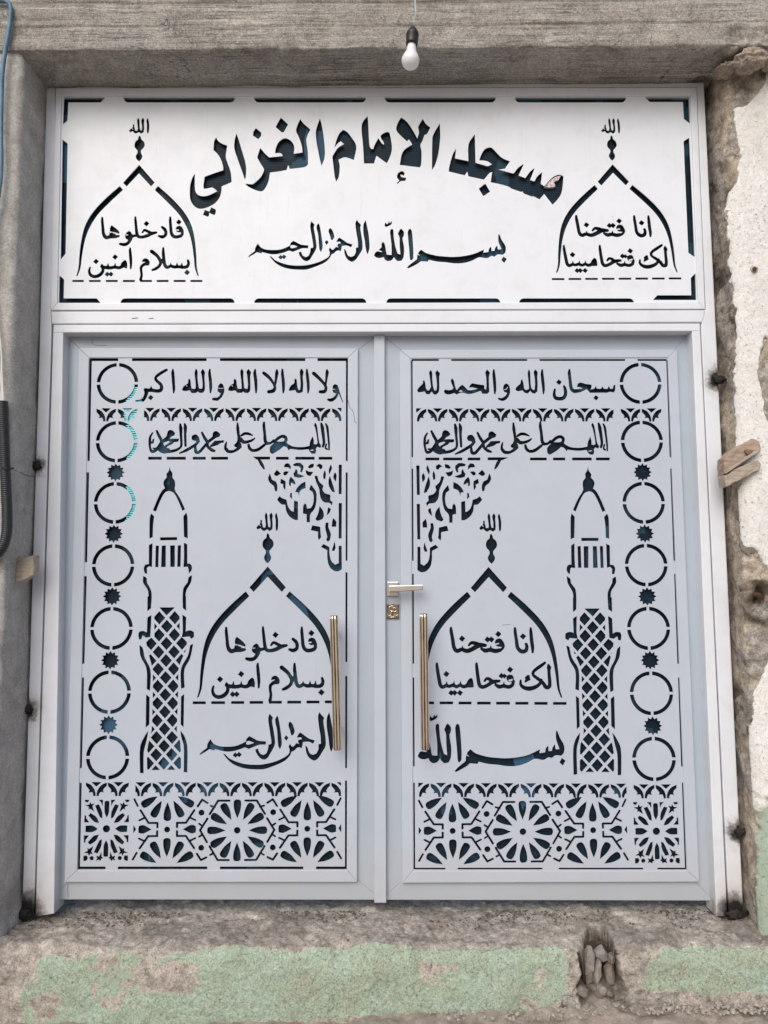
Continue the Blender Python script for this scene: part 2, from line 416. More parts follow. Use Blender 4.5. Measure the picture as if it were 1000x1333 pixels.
MINARET = [
(730,600,6.66,"""
P 237,52 243,85 266,115 262,145 285,170 293,200 280,240 305,260 340,320 387,430 362,442 320,340 280,275 245,262 205,280 165,350 130,438 108,425 150,330 195,255 192,215 195,175 215,148 214,110 230,85
P 95,455 121,485 118,665 87,678 87,495
P 403,458 416,500 420,675 393,665 388,560 378,485
P 180,668 327,668 327,693 180,693
P 92,733 119,716 120,850 126,928 95,925 85,935 78,985 55,955 55,920 70,900 93,900
P 395,718 426,735 428,900 460,905 473,935 465,980 445,982 447,935 430,918 402,925
P 147,740 173,740 180,926 152,926
P 200,740 240,740 240,926 203,926
P 279,740 313,740 321,926 282,926
P 340,740 366,740 372,926 347,926
P 53,1000 82,1022 90,1060 130,1120 135,1285 108,1310 108,1150 62,1060
P 478,1003 480,1060 436,1140 446,1310 414,1285 408,1150 430,1090 446,1060 450,1020
"""),
(720,780,5.55,"""
P 145,-12 166,-25 166,75 145,92
P 402,-25 425,-10 427,92 402,70
P 145,140 172,122 170,240 178,285 120,280 112,298 90,285 90,250 110,238 140,240 150,250
P 398,122 427,140 432,250 455,238 485,240 494,260 490,298 472,295 465,268 440,285 408,280
P 97,335 118,345 135,420 185,510 187,660 162,650 162,520 120,440
P 487,340 480,420 438,510 437,660 415,672 410,520 450,430 465,360
P 166,700 188,718 193,920 173,940
P 442,700 448,940 422,915 418,720
P 195,965 190,1010 172,1080 175,1265 150,1270 147,1080 165,1010
P 430,965 455,1000 490,1080 493,1270 468,1272 465,1120 445,1040
P 228,68 338,68 288,125
"""),
]
# lattice inside the minaret shaft: centre diamonds and their row spacing in the same frame
# rosette band of the right door: whole rosette (ROSE_A), half-rosette cell (ROSE_B), frieze unit, square rosette
ROSE_A = [(625,1010,9.5238,"""
C 532,693,38
L 425,325,24 284,325,24 185,492,24
L 158,548,24 70,692,24 160,840,24
L 195,893,24 300,1063,24 437,1063,24
L 245,402,22 195,390,22
L 92,635,22 58,612,22
L 95,748,22 62,772,22
L 240,980,22 205,1000,22
L 33,395,24 85,312,24 153,354,24
L 40,985,24 92,1062,24 158,1030,24
C 82,473,34
C 92,910,34
""")]
ROSE_B = [(535,1010,9.5238,"""
C 518,683,34
P 322,682 250,640 210,628 165,640 160,680 165,725 210,735 250,722
L 180,445,24 285,602,24 395,602,24 395,655,24
L 228,540,22 168,570,22
L 395,705,24 395,765,24 285,765,24 182,918,24
L 232,825,22 170,795,22
"""),]
ROSE_EDGE = [(535,1010,9.5238,"""
L 100,308,22 143,390,22
P 98,630 130,680 98,730
L 148,972,22 102,1055,22
""")]
FRIEZE = [(535,1010,9.5238,"""
P 588,82 712,82 650,138
P 780,88 720,115 680,160 660,210 658,255 685,255 688,232 702,205 748,210 735,188 750,155 778,130
P 522,88 582,115 625,165 643,215 645,255 618,255 615,230 603,205 555,210 570,188 550,158 525,130
""")]
SQUARE = [(805,1005,9.5238,"""
P 440,395 465,388 490,395 492,530 470,590 440,530
P 315,445 360,430 405,520 415,605 385,590
P 240,570 265,540 340,590 378,662 320,650
P 215,697 300,697 362,733 300,768 215,768
P 182,375 238,375 222,408 192,402
P 355,375 410,375 408,455 390,410
P 193,565 212,575 210,600 255,655 193,655
P 255,400 268,432 305,418 283,455 308,522 255,485 235,500 240,465 190,440 240,435
""")]
SQUARE_ROW = [(805,1005,9.5238,"""
P 210,1068 255,1075 258,1110 240,1135 210,1135
C 311,1100,24
P 425,1030 430,1080 452,1100 428,1110 422,1138 400,1118 365,1132 380,1100 365,1070 402,1082
""")]
# ------------------------------------------------------------------ cut-out sheets: distance field -> outlines -> metal with real holes
def smooth_poly(P, closed=True, limit=42, n=4):
    P = np.asarray(P, float); k = len(P); out = []
    nxt = np.roll(P, -1, 0); prv = np.roll(P, 1, 0)
    d1 = nxt-P; d0 = P-prv
    T = nxt-prv; sharp = np.zeros(k, bool)
    for i in range(k):
        a = math.degrees(abs(math.atan2(d0[i][0]*d1[i][1]-d0[i][1]*d1[i][0], (d0[i]*d1[i]).sum())))
        sharp[i] = a > limit or (not closed and i in (0, k-1))
    for i in range(k if closed else k-1):
        j = (i+1) % k; c = P[j]-P[i]; L = np.hypot(*c)+1e-12
        ti = c if sharp[i] else T[i]/(np.hypot(*T[i])+1e-12)*L
        tj = c if sharp[j] else T[j]/(np.hypot(*T[j])+1e-12)*L
        if sharp[i] and sharp[j]: out.append(P[i]); continue
        for q in range(n):
            s = q/n
            out.append((2*s**3-3*s*s+1)*P[i]+(s**3-2*s*s+s)*ti+(-2*s**3+3*s*s)*P[j]+(s**3-s*s)*tj)
    if not closed: out.append(P[-1])
    return np.array(out)

def sd_poly(P, X, Z):
    d = np.full(X.shape, 1e9); ins = np.zeros(X.shape, bool); k = len(P)
    for i in range(k):
        a = P[i]; b = P[(i+1) % k]; e = b-a; L = (e*e).sum()+1e-18
        px, pz = X-a[0], Z-a[1]
        t = np.clip((px*e[0]+pz*e[1])/L, 0, 1)
        d = np.minimum(d, (px-t*e[0])**2+(pz-t*e[1])**2)
        if a[1] != b[1]:
            ins ^= ((Z >= min(a[1], b[1])) & (Z < max(a[1], b[1])) & (X < a[0]+(Z-a[1])*e[0]/e[1]))
    d = np.sqrt(d); return np.where(ins, -d, d)
def sd_stroke(P, R, X, Z):
    d = np.full(X.shape, 1e9)
    for i in range(len(P)-1):
        a, b = P[i], P[i+1]; e = b-a; L = (e*e).sum()+1e-18
        px, pz = X-a[0], Z-a[1]
        t = np.clip((px*e[0]+pz*e[1])/L, 0, 1)
        d = np.minimum(d, np.sqrt((px-t*e[0])**2+(pz-t*e[1])**2)-(R[i]+t*(R[i+1]-R[i])))
    return d

class Sheet:
    def __init__(s, quad, y, h=0.0011):
        s.y = y; s.h = h
        s.quad = [np.array(up(px, py, y)) for px, py in quad]
        q = np.array(s.quad); s.x0, s.z0 = q.min(0)-0.004; x1, z1 = q.max(0)+0.004
        s.nx = int((x1-s.x0)/h)+2; s.nz = int((z1-s.z0)/h)+2
        s.D = np.full((s.nz, s.nx), 0.01)
    def P(s, px, py): return np.stack(up(px, py, s.y), -1)
    def box(s, lo, hi, m=0.003):
        i0 = max(0, int((lo[0]-m-s.x0)/s.h)); i1 = min(s.nx, int((hi[0]+m-s.x0)/s.h)+2)
        j0 = max(0, int((lo[1]-m-s.z0)/s.h)); j1 = min(s.nz, int((hi[1]+m-s.z0)/s.h)+2)
        if i1 <= i0 or j1 <= j0: return None
        X, Z = np.meshgrid(s.x0+np.arange(i0, i1)*s.h, s.z0+np.arange(j0, j1)*s.h)
        return (slice(j0, j1), slice(i0, i1)), X, Z
    def put(s, sl, d, hole=False):
        s.D[sl] = np.maximum(s.D[sl], -d) if hole else np.minimum(s.D[sl], d)
    def poly(s, P, hole=False, clip=None, smooth=True, grow=0.0):
        if smooth: P = smooth_poly(P)
        b = s.box(P.min(0), P.max(0))
        if b is None: return
        d = sd_poly(P, b[1], b[2])-grow
        if clip is not None: d = np.maximum(d, sd_poly(clip, b[1], b[2]))
        s.put(b[0], d, hole)
    def stroke(s, P, R, smooth=True):
        if smooth and len(P) > 2:
            Q = smooth_poly(np.column_stack([P, R]) if False else P, closed=False, limit=75)
            # radii follow arc length
            def arc(A): return np.concatenate([[0], np.cumsum(np.hypot(*np.diff(A, axis=0).T))])
            R = np.interp(arc(Q)/arc(Q)[-1], arc(P)/arc(P)[-1], R); P = Q
        r = R.max(); b = s.box(P.min(0)-r, P.max(0)+r)
        if b is None: return
        s.put(b[0], sd_stroke(P, R, b[1], b[2]))
    # draw a block of traced shapes; tf maps plane points (copy, mirror, shift)
    def draw(s, blocks, tf=None, src_y=None, k=1.0, grow=0.0, clip=None, base_grow=0.0004):
        sy = s.y if src_y is None else src_y; grow = grow+base_grow
        for ox, oy, sc, txt in blocks:
            def W(a):
                a = np.asarray(a, float); x, z = up(ox+a[:, 0]/sc, oy+a[:, 1]/sc, sy); p = np.stack([x, z], -1)
                return tf(p) if tf else p
            for line in txt.strip().splitlines():
                op, rest = line[0], line[2:]
                if op in 'PHSL':
                    v = [tuple(float(q) for q in w_.split(',')) for w_ in rest.split()]
                else: v = [tuple(float(q) for q in rest.replace(',', ' ').split())]
                p = W([(q[0], q[1]) for q in v])
                ppm = 0.00266/sc*k
                if op == 'P': s.poly(p, grow=grow, clip=clip)
                elif op == 'H': s.poly(p, hole=True)
                elif op == 'S': s.stroke(p, np.array([q[2] for q in v])*0.5*ppm+grow)
                elif op == 'L': s.stroke(p, np.array([q[2] for q in v])*0.5*ppm+grow, False)
                elif op == 'C': s.stroke(np.array([p[0], p[0]+1e-6]), np.array([v[0][2]]*2)*ppm+grow, False)
                elif op == 'D':
                    r = v[0][2]*ppm; a = 0.10
                    q = np.array([(r*math.cos(a+i*math.pi/2), r*math.sin(a+i*math.pi/2)) for i in range(4)])+p[0]
                    s.poly(q, smooth=False, grow=grow+0.0006)
    def slot(s, x0, y0, x1, y1):
        s.poly(s.P(np.array([x0, x1, x1, x0]), np.array([y0, y0, y1, y1])), smooth=False)
    def capslot(s, x0, y0, x1, y1, side, cut=6):
        # dash with two corners rounded off
        h_ = y1-y0
        if side == 'b': q = [(x0, y0), (x1, y0)]+[(x1-cut+cut*math.cos(math.radians(a_)), y0+h_*math.sin(math.radians(a_))) for a_ in range(15, 91, 15)]+[(x0+cut-cut*math.sin(math.radians(a_)), y0+h_*math.cos(math.radians(a_))) for a_ in range(0, 90, 15)]
        elif side == 't': q = [(x0, y1), (x1, y1)]+[(x1-cut+cut*math.cos(math.radians(a_)), y1-h_*math.sin(math.radians(a_))) for a_ in range(15, 91, 15)]+[(x0+cut-cut*math.sin(math.radians(a_)), y1-h_*math.cos(math.radians(a_))) for a_ in range(0, 90, 15)]
        s.poly(s.P(np.array([a for a, _ in q]), np.array([b for _, b in q])), smooth=False)
    def fpoly(s, pts): s.poly(s.P(np.array([p[0] for p in pts]), np.array([p[1] for p in pts])), smooth=False)
    def ring(s, cx, cy, R, w, gap=1.6):
        c = s.P(np.array([cx]), np.array([cy]))[0]; m = 0.00266; R *= m; w *= m; gap *= m
        b = s.box(c-R-w, c+R+w); X, Z = b[1]-c[0], b[2]-c[1]
        d = np.abs(np.hypot(X, Z)-R)-w/2
        d = np.maximum(d, gap-np.abs(X)); d = np.maximum(d, gap-np.abs(Z)); s.put(b[0], d)
    def star(s, cx, cy, R, r, n=12):
        c = s.P(np.array([cx]), np.array([cy]))[0]; m = 0.00266
        P = np.array([((R if i % 2 == 0 else r)*m*math.sin(i*math.pi/n+0.0), (R if i % 2 == 0 else r)*m*math.cos(i*math.pi/n)) for i in range(2*n)])+c
        s.poly(P, smooth=False)
    def mesh(s, name, mat, parent, thick=0.003):
        D = s.D; ny, nx = D.shape; h = s.h
        S = D < 0; act = np.argwhere((S[:-1, :-1] != S[1:, 1:]) | (S[:-1, :-1] != S[:-1, 1:]) | (S[:-1, :-1] != S[1:, :-1]))
        vid = {}; V = []; nxt = {}
        def vert(j, i, hor):
            k = (j, i, hor)
            if k not in vid:
                a = D[j, i]; b_ = D[j, i+1] if hor else D[j+1, i]; t = min(0.98, max(0.02, a/(a-b_)))
                vid[k] = len(V); V.append((s.x0+(i+(t if hor else 0))*h, s.z0+(j+(0 if hor else t))*h))
            return vid[k]
        for j, i in act.tolist():
            a, b_, c, d = S[j, i], S[j, i+1], S[j+1, i+1], S[j+1, i]
            e = {'b': (j, i, 1), 't': (j+1, i, 1), 'l': (j, i, 0), 'r': (j, i+1, 0)}
            code = a*1+b_*2+c*4+d*8
            tab = {1: 'lb', 2: 'br', 3: 'lr', 4: 'rt', 5: 'lbrt', 6: 'bt', 7: 'lt', 8: 'tl', 9: 'tb', 10: 'brtl', 11: 'tr', 12: 'rl', 13: 'rb', 14: 'bl'}[code]
            for q in range(0, len(tab), 2): nxt[vert(*e[tab[q]])] = vert(*e[tab[q+1]])
        loops = []; seen = set()
        for st in list(nxt):
            if st in seen: continue
            L = []; v = st
            while v not in seen and v in nxt: seen.add(v); L.append(V[v]); v = nxt[v]
            if len(L) < 6: continue
            A = np.array(L); keep = [0]; i = 0; n = len(A)
            while i < n-1:                                   # greedy straight-run thinning
                j = i+2; best = i+1
                while j < n and j-i <= 24:
                    c = A[j]-A[i]; l = np.hypot(*c)+1e-12; q = A[i+1:j]-A[i]
                    if np.abs(q[:, 0]*c[1]-q[:, 1]*c[0]).max()/l > 0.00013: break
                    best = j; j += 1
                i = best; keep.append(i)
            if keep[-1] != n-1: keep.append(n-1)
            B = A[keep]
            if len(B) >= 3: loops.append(B)
        pts = [Vector((float(q[0]), float(q[1]))) for q in s.quad]; edges = [(0, 1), (1, 2), (2, 3), (3, 0)]
        rims = []
        for B in loops:
            o = len(pts); k = len(B); pts += [Vector((float(x), float(z))) for x, z in B]
            edges += [(o+i, o+(i+1) % k) for i in range(k)]
        v2, e2, f2, ov, oe, of = geometry.delaunay_2d_cdt(pts, edges, [], 0, 1e-7, True)
        vv = np.array([(p.x, p.y) for p in v2]); F = []
        qx = np.array(s.quad)
        f2 = [f for f in f2 if len(f) == 3]
        cen = np.array([vv[list(f)].mean(0) for f in f2])
        ii = np.clip((cen[:, 0]-s.x0)/h, 0, nx-1.001); jj = np.clip((cen[:, 1]-s.z0)/h, 0, ny-1.001)
        i0 = ii.astype(int); j0 = jj.astype(int); fx = ii-i0; fz = jj-j0
        val = D[j0, i0]*(1-fx)*(1-fz)+D[j0, i0+1]*fx*(1-fz)+D[j0+1, i0]*(1-fx)*fz+D[j0+1, i0+1]*fx*fz
        inq = sd_poly(qx, cen[:, 0], cen[:, 1]) < 0
        faces = [f for f, k, q in zip(f2, val, inq) if k > 0 and q]
        n = len(vv); cnt = {}
        for f in faces:
            for a, b_ in ((f[0], f[1]), (f[1], f[2]), (f[2], f[0])): cnt[(a, b_)] = 1
        out = []; VV = [(x, s.y, z) for x, z in vv]+[(x, s.y+thick, z) for x, z in vv]
        for f in faces: out.append(f); out.append((f[2]+n, f[1]+n, f[0]+n))
        for (a, b_) in cnt:
            if (b_, a) not in cnt: out.append((b_, a, a+n, b_+n))
        return from_np(name, VV, out, mat, parent, smooth=False)

def xf(src_y, dst_y, xa, xb, ya, yb):
    # affine copy between plane points: x from two pairs of photo points, z from two pairs
    f = lambda p, y: up(p[0], p[1], y)
    a, A = f(xa[0], src_y)[0], f(xa[1], dst_y)[0]; b, B = f(xb[0], src_y)[0], f(xb[1], dst_y)[0]
    c, C_ = f(ya[0], src_y)[1], f(ya[1], dst_y)[1]; d, D_ = f(yb[0], src_y)[1], f(yb[1], dst_y)[1]
    kx = (B-A)/(b-a); kz = (D_-C_)/(d-c)
    t = lambda p: np.stack([A+(p[:, 0]-a)*kx, C_+(p[:, 1]-c)*kz], -1)
    t.k = abs(kx); return t
# ------------------------------------------------------------------ depths (y) of the layers of the gate, metres
Y_WALL = -0.225          # face of the wall, in front of the gate
Y_FRAME = -0.045         # face of the outer frame
Y_TRIM = -0.053          # face of the sign panel's own frame
Y_SIGN = -0.047          # sign sheet
Y_LEAF = 0.0             # plate of the door leaves
Y_RAISED = -0.013        # raised border on each leaf
Y_SHEET = -0.010         # cut-out sheet of each leaf
Y_HANDLE = -0.075

for px, py, r in ((45, 607, .045), (36, 924, .05), (31, 1188, .085), (936, 494, .055), (963, 1084, .05), (957, 1190, .085), (42, 600, .03)):
    SOOT.append((tuple(upv(px, py, Y_FRAME)), r*1.35))
WHITE = paint('white_enamel', (0.70, 0.735, 0.80), 0.38, soot=True, dirt=0.55)
SIGNWHITE = paint('white_sheet_paint', (0.735, 0.775, 0.845), 0.42, dirt=0.5)
GREYWHITE = paint('grey_white_enamel', (0.47, 0.522, 0.612), 0.36, dirt=0.4)
GREY = paint('shaded_pale_grey_enamel', (0.39, 0.45, 0.525), 0.36, dirt=0.4)  # pale grey, lowered further to paint in the shade of the recessed plate

def back_material():
    m, t, b = mat_new('dark_blue_ribbed_plastic')
    f = nz(t, 7, 4, 0.6, (1, 1, 2.2))
    # blue-teal reflections painted as lighter patches behind the cut-outs
    vo = N(t, 'ShaderNodeTexVoronoi', Scale=9.0); vo.distance = 'CHEBYCHEV'; t.links.new(coords(t, (1.6, 1, 0.55)), vo.inputs['Vector'])
    sv = t.nodes.new('ShaderNodeSeparateColor'); t.links.new(vo.outputs['Color'], sv.inputs['Color'])
    c = ramp(t, f, [(0.35, (0.008, 0.016, 0.026)), (0.60, (0.011, 0.026, 0.044)), (0.72, (0.024, 0.062, 0.105))])
    k = ramp(t, sv.outputs['Red'], [(0.85, (0, 0, 0)), (0.88, (0.6, 0.6, 0.6)), (0.98, (1, 1, 1))])
    c = mix(t, k, c, ramp(t, sv.outputs['Green'], [(0.0, (0.028, 0.065, 0.090)), (0.5, (0.034, 0.088, 0.140)), (1.0, (0.050, 0.130, 0.230))]))
    t.links.new(c, b.inputs['Base Color']); b.inputs['Roughness'].default_value = 0.40
    b.inputs['Specular IOR Level'].default_value = 0.10
    return m
BACK = back_material()
def simple(name, col, rough=0.5, metal=0.0, var=0.25, scale=30, bmp=0.0, bscale=80, bdist=0.003):
    m, t, b = mat_new(name)
    c = ramp(t, nz(t, scale, 6), [(0.3, tuple(x*(1-var) for x in col)), (0.7, tuple(min(1, x*(1+var*0.4)) for x in col))])
    t.links.new(c, b.inputs['Base Color']); b.inputs['Roughness'].default_value = rough; b.inputs['Metallic'].default_value = metal
    if bmp: bump(t, b, nz(t, bscale, 5), bmp, bdist)
    return m

# a prism from a closed outline in the wall plane, between two depths
def prism(name, pts, y0, y1, mat, parent=None, bev=0.0025):
    bm = bmesh.new()
    f = [bm.verts.new((x, y0, z)) for x, z in pts]; g = [bm.verts.new((x, y1, z)) for x, z in pts]
    n = len(pts); bm.faces.new(f); bm.faces.new(g[::-1])
    for i in range(n): bm.faces.new((f[(i+1) % n], f[i], g[i], g[(i+1) % n]))
    bmesh.ops.recalc_face_normals(bm, faces=bm.faces[:])
    if bev:
        ed = [e for e in bm.edges if all(abs(v.co.y-y0) < 1e-6 for v in e.verts)]
        bmesh.ops.bevel(bm, geom=ed, offset=bev, segments=2, affect='EDGES', profile=0.6)
    return from_bm(name, bm, mat, parent)
def pq(pts, y): return [tuple(float(v) for v in up(px, py, y)) for px, py in pts]
def join(objs, name):
    me = objs[0].data; bm = bmesh.new()
    for o in objs: bm.from_mesh(o.data)
    bm.to_mesh(me); bm.free()
    for o in objs[1:]:
        d = o.data; bpy.data.objects.remove(o); bpy.data.meshes.remove(d)
    objs[0].name = name; return objs[0]
# rectangular ring of four mitred bars between an outer and an inner quad (tl, tr, br, bl) of photo points
def ring_bars(name, outer, inner, y0, y1, mat, parent, bev=0.0025):
    O, I = pq(outer, y0), pq(inner, y0); out = []
    for i in range(4):
        j = (i+1) % 4
        out.append(prism(name, [O[i], O[j], I[j], I[i]], y0, y1, mat, parent, bev))
    return join(out, name)

gate = empty('mosque_gate', (0.0, Y_FRAME, 0.0), 'tall white and pale grey double metal gate with cut-out Arabic lettering and domes', 'gate')

# ---- outer frame: posts, head, transom bars
def post(pts): return prism('frame_post', pq(pts, Y_FRAME), Y_FRAME, Y_FRAME+0.075, WHITE, gate, 0.004)
fl = [post([(60.5, 109.5), (72.3, 112), (71, 250), (66, 402), (67.3, 424), (44.2, 1192), (28.5, 1193), (50.5, 480)]),
      post([(907.2, 112), (916.5, 107.5), (930.8, 400), (942, 640), (968.2, 1192), (949, 1191), (912.6, 424), (918.6, 402)]),
      prism('frame_head', pq([(60.8, 109.3), (916.2, 107.3), (907.2, 113.5), (72.3, 114.2)], Y_FRAME-0.002), Y_FRAME-0.002, Y_FRAME+0.07, WHITE, gate, 0.003),
      prism('frame_transom', pq([(66.3, 405), (919, 403), (914.5, 419.4), (67.5, 421.5)], Y_FRAME-0.004), Y_FRAME-0.004, Y_FRAME+0.07, WHITE, gate, 0.004)]
frame = join(fl, 'outer_frame'); frame['label'] = 'white painted outer frame with scorched weld spots'
# inner jamb set inside the frame, with a real return towards the leaves
jl = [prism('jamb', pq([(69.4, 424), (82.3, 424), (82.3, 433.5), (49.8+20.5, 1189.5), (49.6, 1193), (46.0, 1193)], Y_FRAME-0.003), Y_FRAME-0.003, 0.03, WHITE, gate, 0.003),
      prism('jamb', pq([(901, 424), (911.6, 424), (947.0, 1193), (932.5, 1193), (901, 431.5)], Y_FRAME-0.003), Y_FRAME-0.003, 0.03, WHITE, gate, 0.003),
      prism('jamb', pq([(69.6, 422.6), (911.8, 420.8), (911.3, 430.8), (82.6, 432.8), (69.5, 432.9)], Y_FRAME-0.0045), Y_FRAME-0.0045, 0.03, WHITE, gate, 0.003)]
jamb = join(jl, 'inner_jamb')

# ---- sign panel above the doors
panel = ring_bars('sign_panel', [(72.6, 114.4), (907, 113.8), (918.2, 402.3), (65.8, 403.8)], [(80, 124.5), (899, 124.5), (909, 393), (74.5, 394.8)], Y_TRIM, Y_TRIM+0.03, WHITE, gate, 0.003)
panel['label'] = 'white sign panel with the mosque name cut out above the doors'
sg = Sheet([(77.5, 121), (901.5, 121), (912, 397), (71.5, 398.5)], Y_SIGN)
sg.draw(TITLE); sg.draw(BISM); sg.draw(RAHMAN)
YD = Y_SHEET
t = xf(YD, Y_SIGN, ((567.5, 860), (733, 322)), ((717.5, 860), (869, 322)), ((640, 817), (800, 280.5)), ((640, 902), (800, 352))); sg.draw(FATAHNA, t, YD, t.k)
t = xf(YD, Y_SIGN, ((275.5, 880), (115, 345)), ((422, 880), (246.9, 345)), ((350, 817), (180, 283)), ((350, 912), (180, 363.8))); sg.draw(SALAM, t, YD, t.k)
t = xf(YD, Y_SIGN, ((334, 700), (168, 185)), ((362.2, 700), (194, 185)), ((348, 667), (181, 153)), ((348, 733.2), (181, 210))); sg.draw(ALLAH, t, YD, t.k)
t = xf(YD, Y_SIGN, ((334, 700), (783.5, 185)), ((362.2, 700), (808.0, 185)), ((348, 667), (796, 153.5)), ((348, 733.2), (796, 209))); sg.draw(ALLAH, t, YD, t.k)
ARCH = [(245, 740, 5, """
P 375,150 270,245 180,345 125,440 97,540 80,680 74,780 58,842 68,838 88,780 98,690 118,570 152,470 212,370 300,275 398,180
P 661,150 766,245 856,345 911,440 939,540 956,680 962,780 978,842 968,838 948,780 938,690 918,570 884,470 824,370 736,275 638,180
P 518,-12 635,123 610,152 518,52 426,152 400,124
""")]
t = xf(YD, Y_SIGN, ((256.6, 900), (99.3, 356)), ((440.6, 900), (259, 356)), ((348, 737.5), (181, 214.6)), ((348, 908.4), (181, 359.5))); sg.draw(ARCH, t, YD, t.k)
t = xf(YD, Y_SIGN, ((256.6, 900), (724, 354)), ((440.6, 900), (882.5, 354)), ((348, 737.5), (798, 214)), ((348, 908.4), (798, 355))); sg.draw(ARCH, t, YD, t.k)
for i, (a, b) in enumerate(((48, 127), (163, 243), (278, 360), (395, 477), (512, 594), (627, 708), (743, 825), (858, 940))):
    sg.slot(85+a/5.263, 364.3, 85+b/5.263, 367.1)
for i in range(8): sg.slot(718.5+i*21.75, 361.9-i*0.12, 718.5+i*21.75+16.5, 364.6-i*0.12)
for x0, x1 in ((161, 306), (331, 476.5), (501, 645.5), (670.5, 815)): sg.capslot(x0, 126.8, x1, 133.4, 'b')
sg.fpoly([(83.5, 126.8), (137, 126.8), (131, 133.4), (89, 133.4), (88.0, 157), (82, 162)])
sg.fpoly([(839.5, 126.5), (897.5, 126.5), (898.3, 161), (890.5, 155), (889, 132.8), (846, 132.8)])
for x0, x1 in ((157, 305.5), (331, 477), (503, 651.5), (676, 825.5)): sg.capslot(x0, 388.3, x1, 394.3, 't')
sg.fpoly([(76.6, 394.3), (131, 394.3), (126, 388.3), (83, 388.3), (83.6, 364), (77.6, 358.5)])
sg.fpoly([(850, 390.5), (856, 384.3), (900, 384.3), (899.3, 362), (905.4, 355.5), (906.6, 390.5)])
sg.fpoly([(81.5, 181.5), (88.2, 187), (85.5, 330), (79.2, 338)])
sg.fpoly([(890, 184), (897.3, 179), (904.6, 335), (896.2, 329)])
sg.mesh('cutout_sheet', SIGNWHITE, panel)

# ---- ribbed dark plastic behind the cut-outs
def ribbed(name, quad, y, parent):
    q = [up(px, py, y) for px, py in quad]; x0 = min(float(p[0]) for p in q); x1 = max(float(p[0]) for p in q)
    z0 = min(float(p[1]) for p in q); z1 = max(float(p[1]) for p in q)
    per = 0.0064; n = int((z1-z0)/per); V = []; F = []
    for i in range(n+1):
        for dz, dy in ((0, 0.0007), (0.15, 0.0001), (0.5, 0.0), (0.85, 0.0001)):
            z = z0+(i+dz)*per; V += [(x0, y+dy, z), (x1, y+dy, z)]
    for i in range(len(V)//2-1): F.append((2*i, 2*i+1, 2*i+3, 2*i+2))
    k = len(V); V += [(x0, y+0.006, z0), (x1, y+0.006, z0), (x0, y+0.006, V[-1][2]), (x1, y+0.006, V[-1][2])]
    F += [(k+1, k, k+2, k+3)]
    return from_np(name, V, F, BACK, parent, smooth=False)
ribbed('ribbed_backing', [(74, 118), (905, 118), (912, 399), (70, 399)], Y_SIGN+0.016, panel)

# ---- the two door leaves
def frieze(sh, src_c, cx, cy, clipx=None):
    tf = xf(YD, YD, (src_c, (cx, cy)), ((src_c[0]+29.4, src_c[1]), (cx+29.4*frieze.k, cy)), (src_c, (cx, cy)), ((src_c[0], src_c[1]+20), (cx, cy+20*frieze.k)))
    cl = None
    if clipx: cl = sh.P(np.array([clipx[0], clipx[1], clipx[1], clipx[0]]), np.array([cy-15, cy-15, cy+40, cy+40]))
    sh.draw(FRIEZE, tf, YD, 1.0, clip=cl)
SRC = (535+650/9.5238, 1010+82/9.5238)
LAT = np.array([(228,68),(338,68),(378,110),(378,275),(440,310),(430,370),(405,470),(392,520),(394,700),(402,900),(406,960),(432,1060),(442,1120),(442,1250),(194,1250),(194,1120),(198,1050),(222,960),(219,900),(210,700),(205,520),(190,470),(150,380),(140,315),(193,275),(193,110)], float)
def minaret(sh, tf=None):
    sh.draw(MINARET, tf, YD)
    W = lambda a: (lambda p: tf(p) if tf else p)(np.stack(up(720+a[:, 0]/5.55, 780+a[:, 1]/5.55, YD), -1))
    clip = W(LAT)
    for r in range(-2, 20):
        for k in range(-3, 4):
            if (r+k) % 2: continue
            cy = 205+r*62.2; cx = 286.5+(cy-205)*0.034+k*56.5
            if cy < 120 and k == 0: continue
            a = np.array([(cx, cy-49), (cx+43.5, cy), (cx, cy+49), (cx-43.5, cy)])
            sh.poly(W(a), smooth=False, clip=clip)
def petals(sh, c, ang0, ang1, yk=1.0, r0=135, r1=354, w=45):
    m = 0.00266/9.5238*1.02
    for a in range(ang0, ang1+1, 30):
        th = math.radians(a); L = r1-r0
        prof = [(0, 0), (0.18*L, 0.36*w), (0.36*L, 0.70*w), (0.55*L, 0.92*w), (0.75*L, w), (0.90*L, 0.92*w), (0.97*L, 0.62*w), (L, 0.0)]
        P = [(r0+x, y) for x, y in prof]+[(r0+x, -y) for x, y in prof[-2:0:-1]]
        P = np.array([(x*math.cos(th)-y*math.sin(th), x*math.sin(th)+y*math.cos(th)) for x, y in P])*m+c
        sh.poly(P)
def rosette_band(sh, shift):           # the traced right-hand band, moved to this leaf
    A0 = (625+532/9.5238, 1010+693/9.5238)
    def mk(mir):
        def tf(p):
            a = np.array(up(*A0, YD)); q = p-a
            if mir: q = q*np.array([-1, 1])
            return q+a+shift
        return tf
    t0, t1 = mk(False), mk(True); a = np.array(up(*A0, YD))+shift
    for tf in (t0, t1):
        sh.draw(ROSE_A, tf, YD); sh.draw(ROSE_B, tf, YD); sh.draw(ROSE_EDGE, tf, YD)
    petals(sh, a, 0, 330)
    m = 0.00266/9.5238*1.02
    for sg_ in (-1, 1):
        s0_ = np.array(up(535+518/9.5238, 1010+683/9.5238, YD))-np.array(up(*A0, YD))
        b = a+np.array([-sg_*s0_[0], s0_[1]])
        petals(sh, b+np.array([0, 449*m]), -150, -30)
        petals(sh, b+np.array([0, -449*m]), 30, 150)
        # the half cell's other side: side petal and brackets mirrored about its own centre
        for src in (ROSE_B,):
            s0 = np.array(up(535+518/9.5238, 1010+683/9.5238, YD))
            sh.draw(src, (lambda p, s0=s0, b=b, k=sg_: (p-s0)*np.array([k, 1])+b), YD)
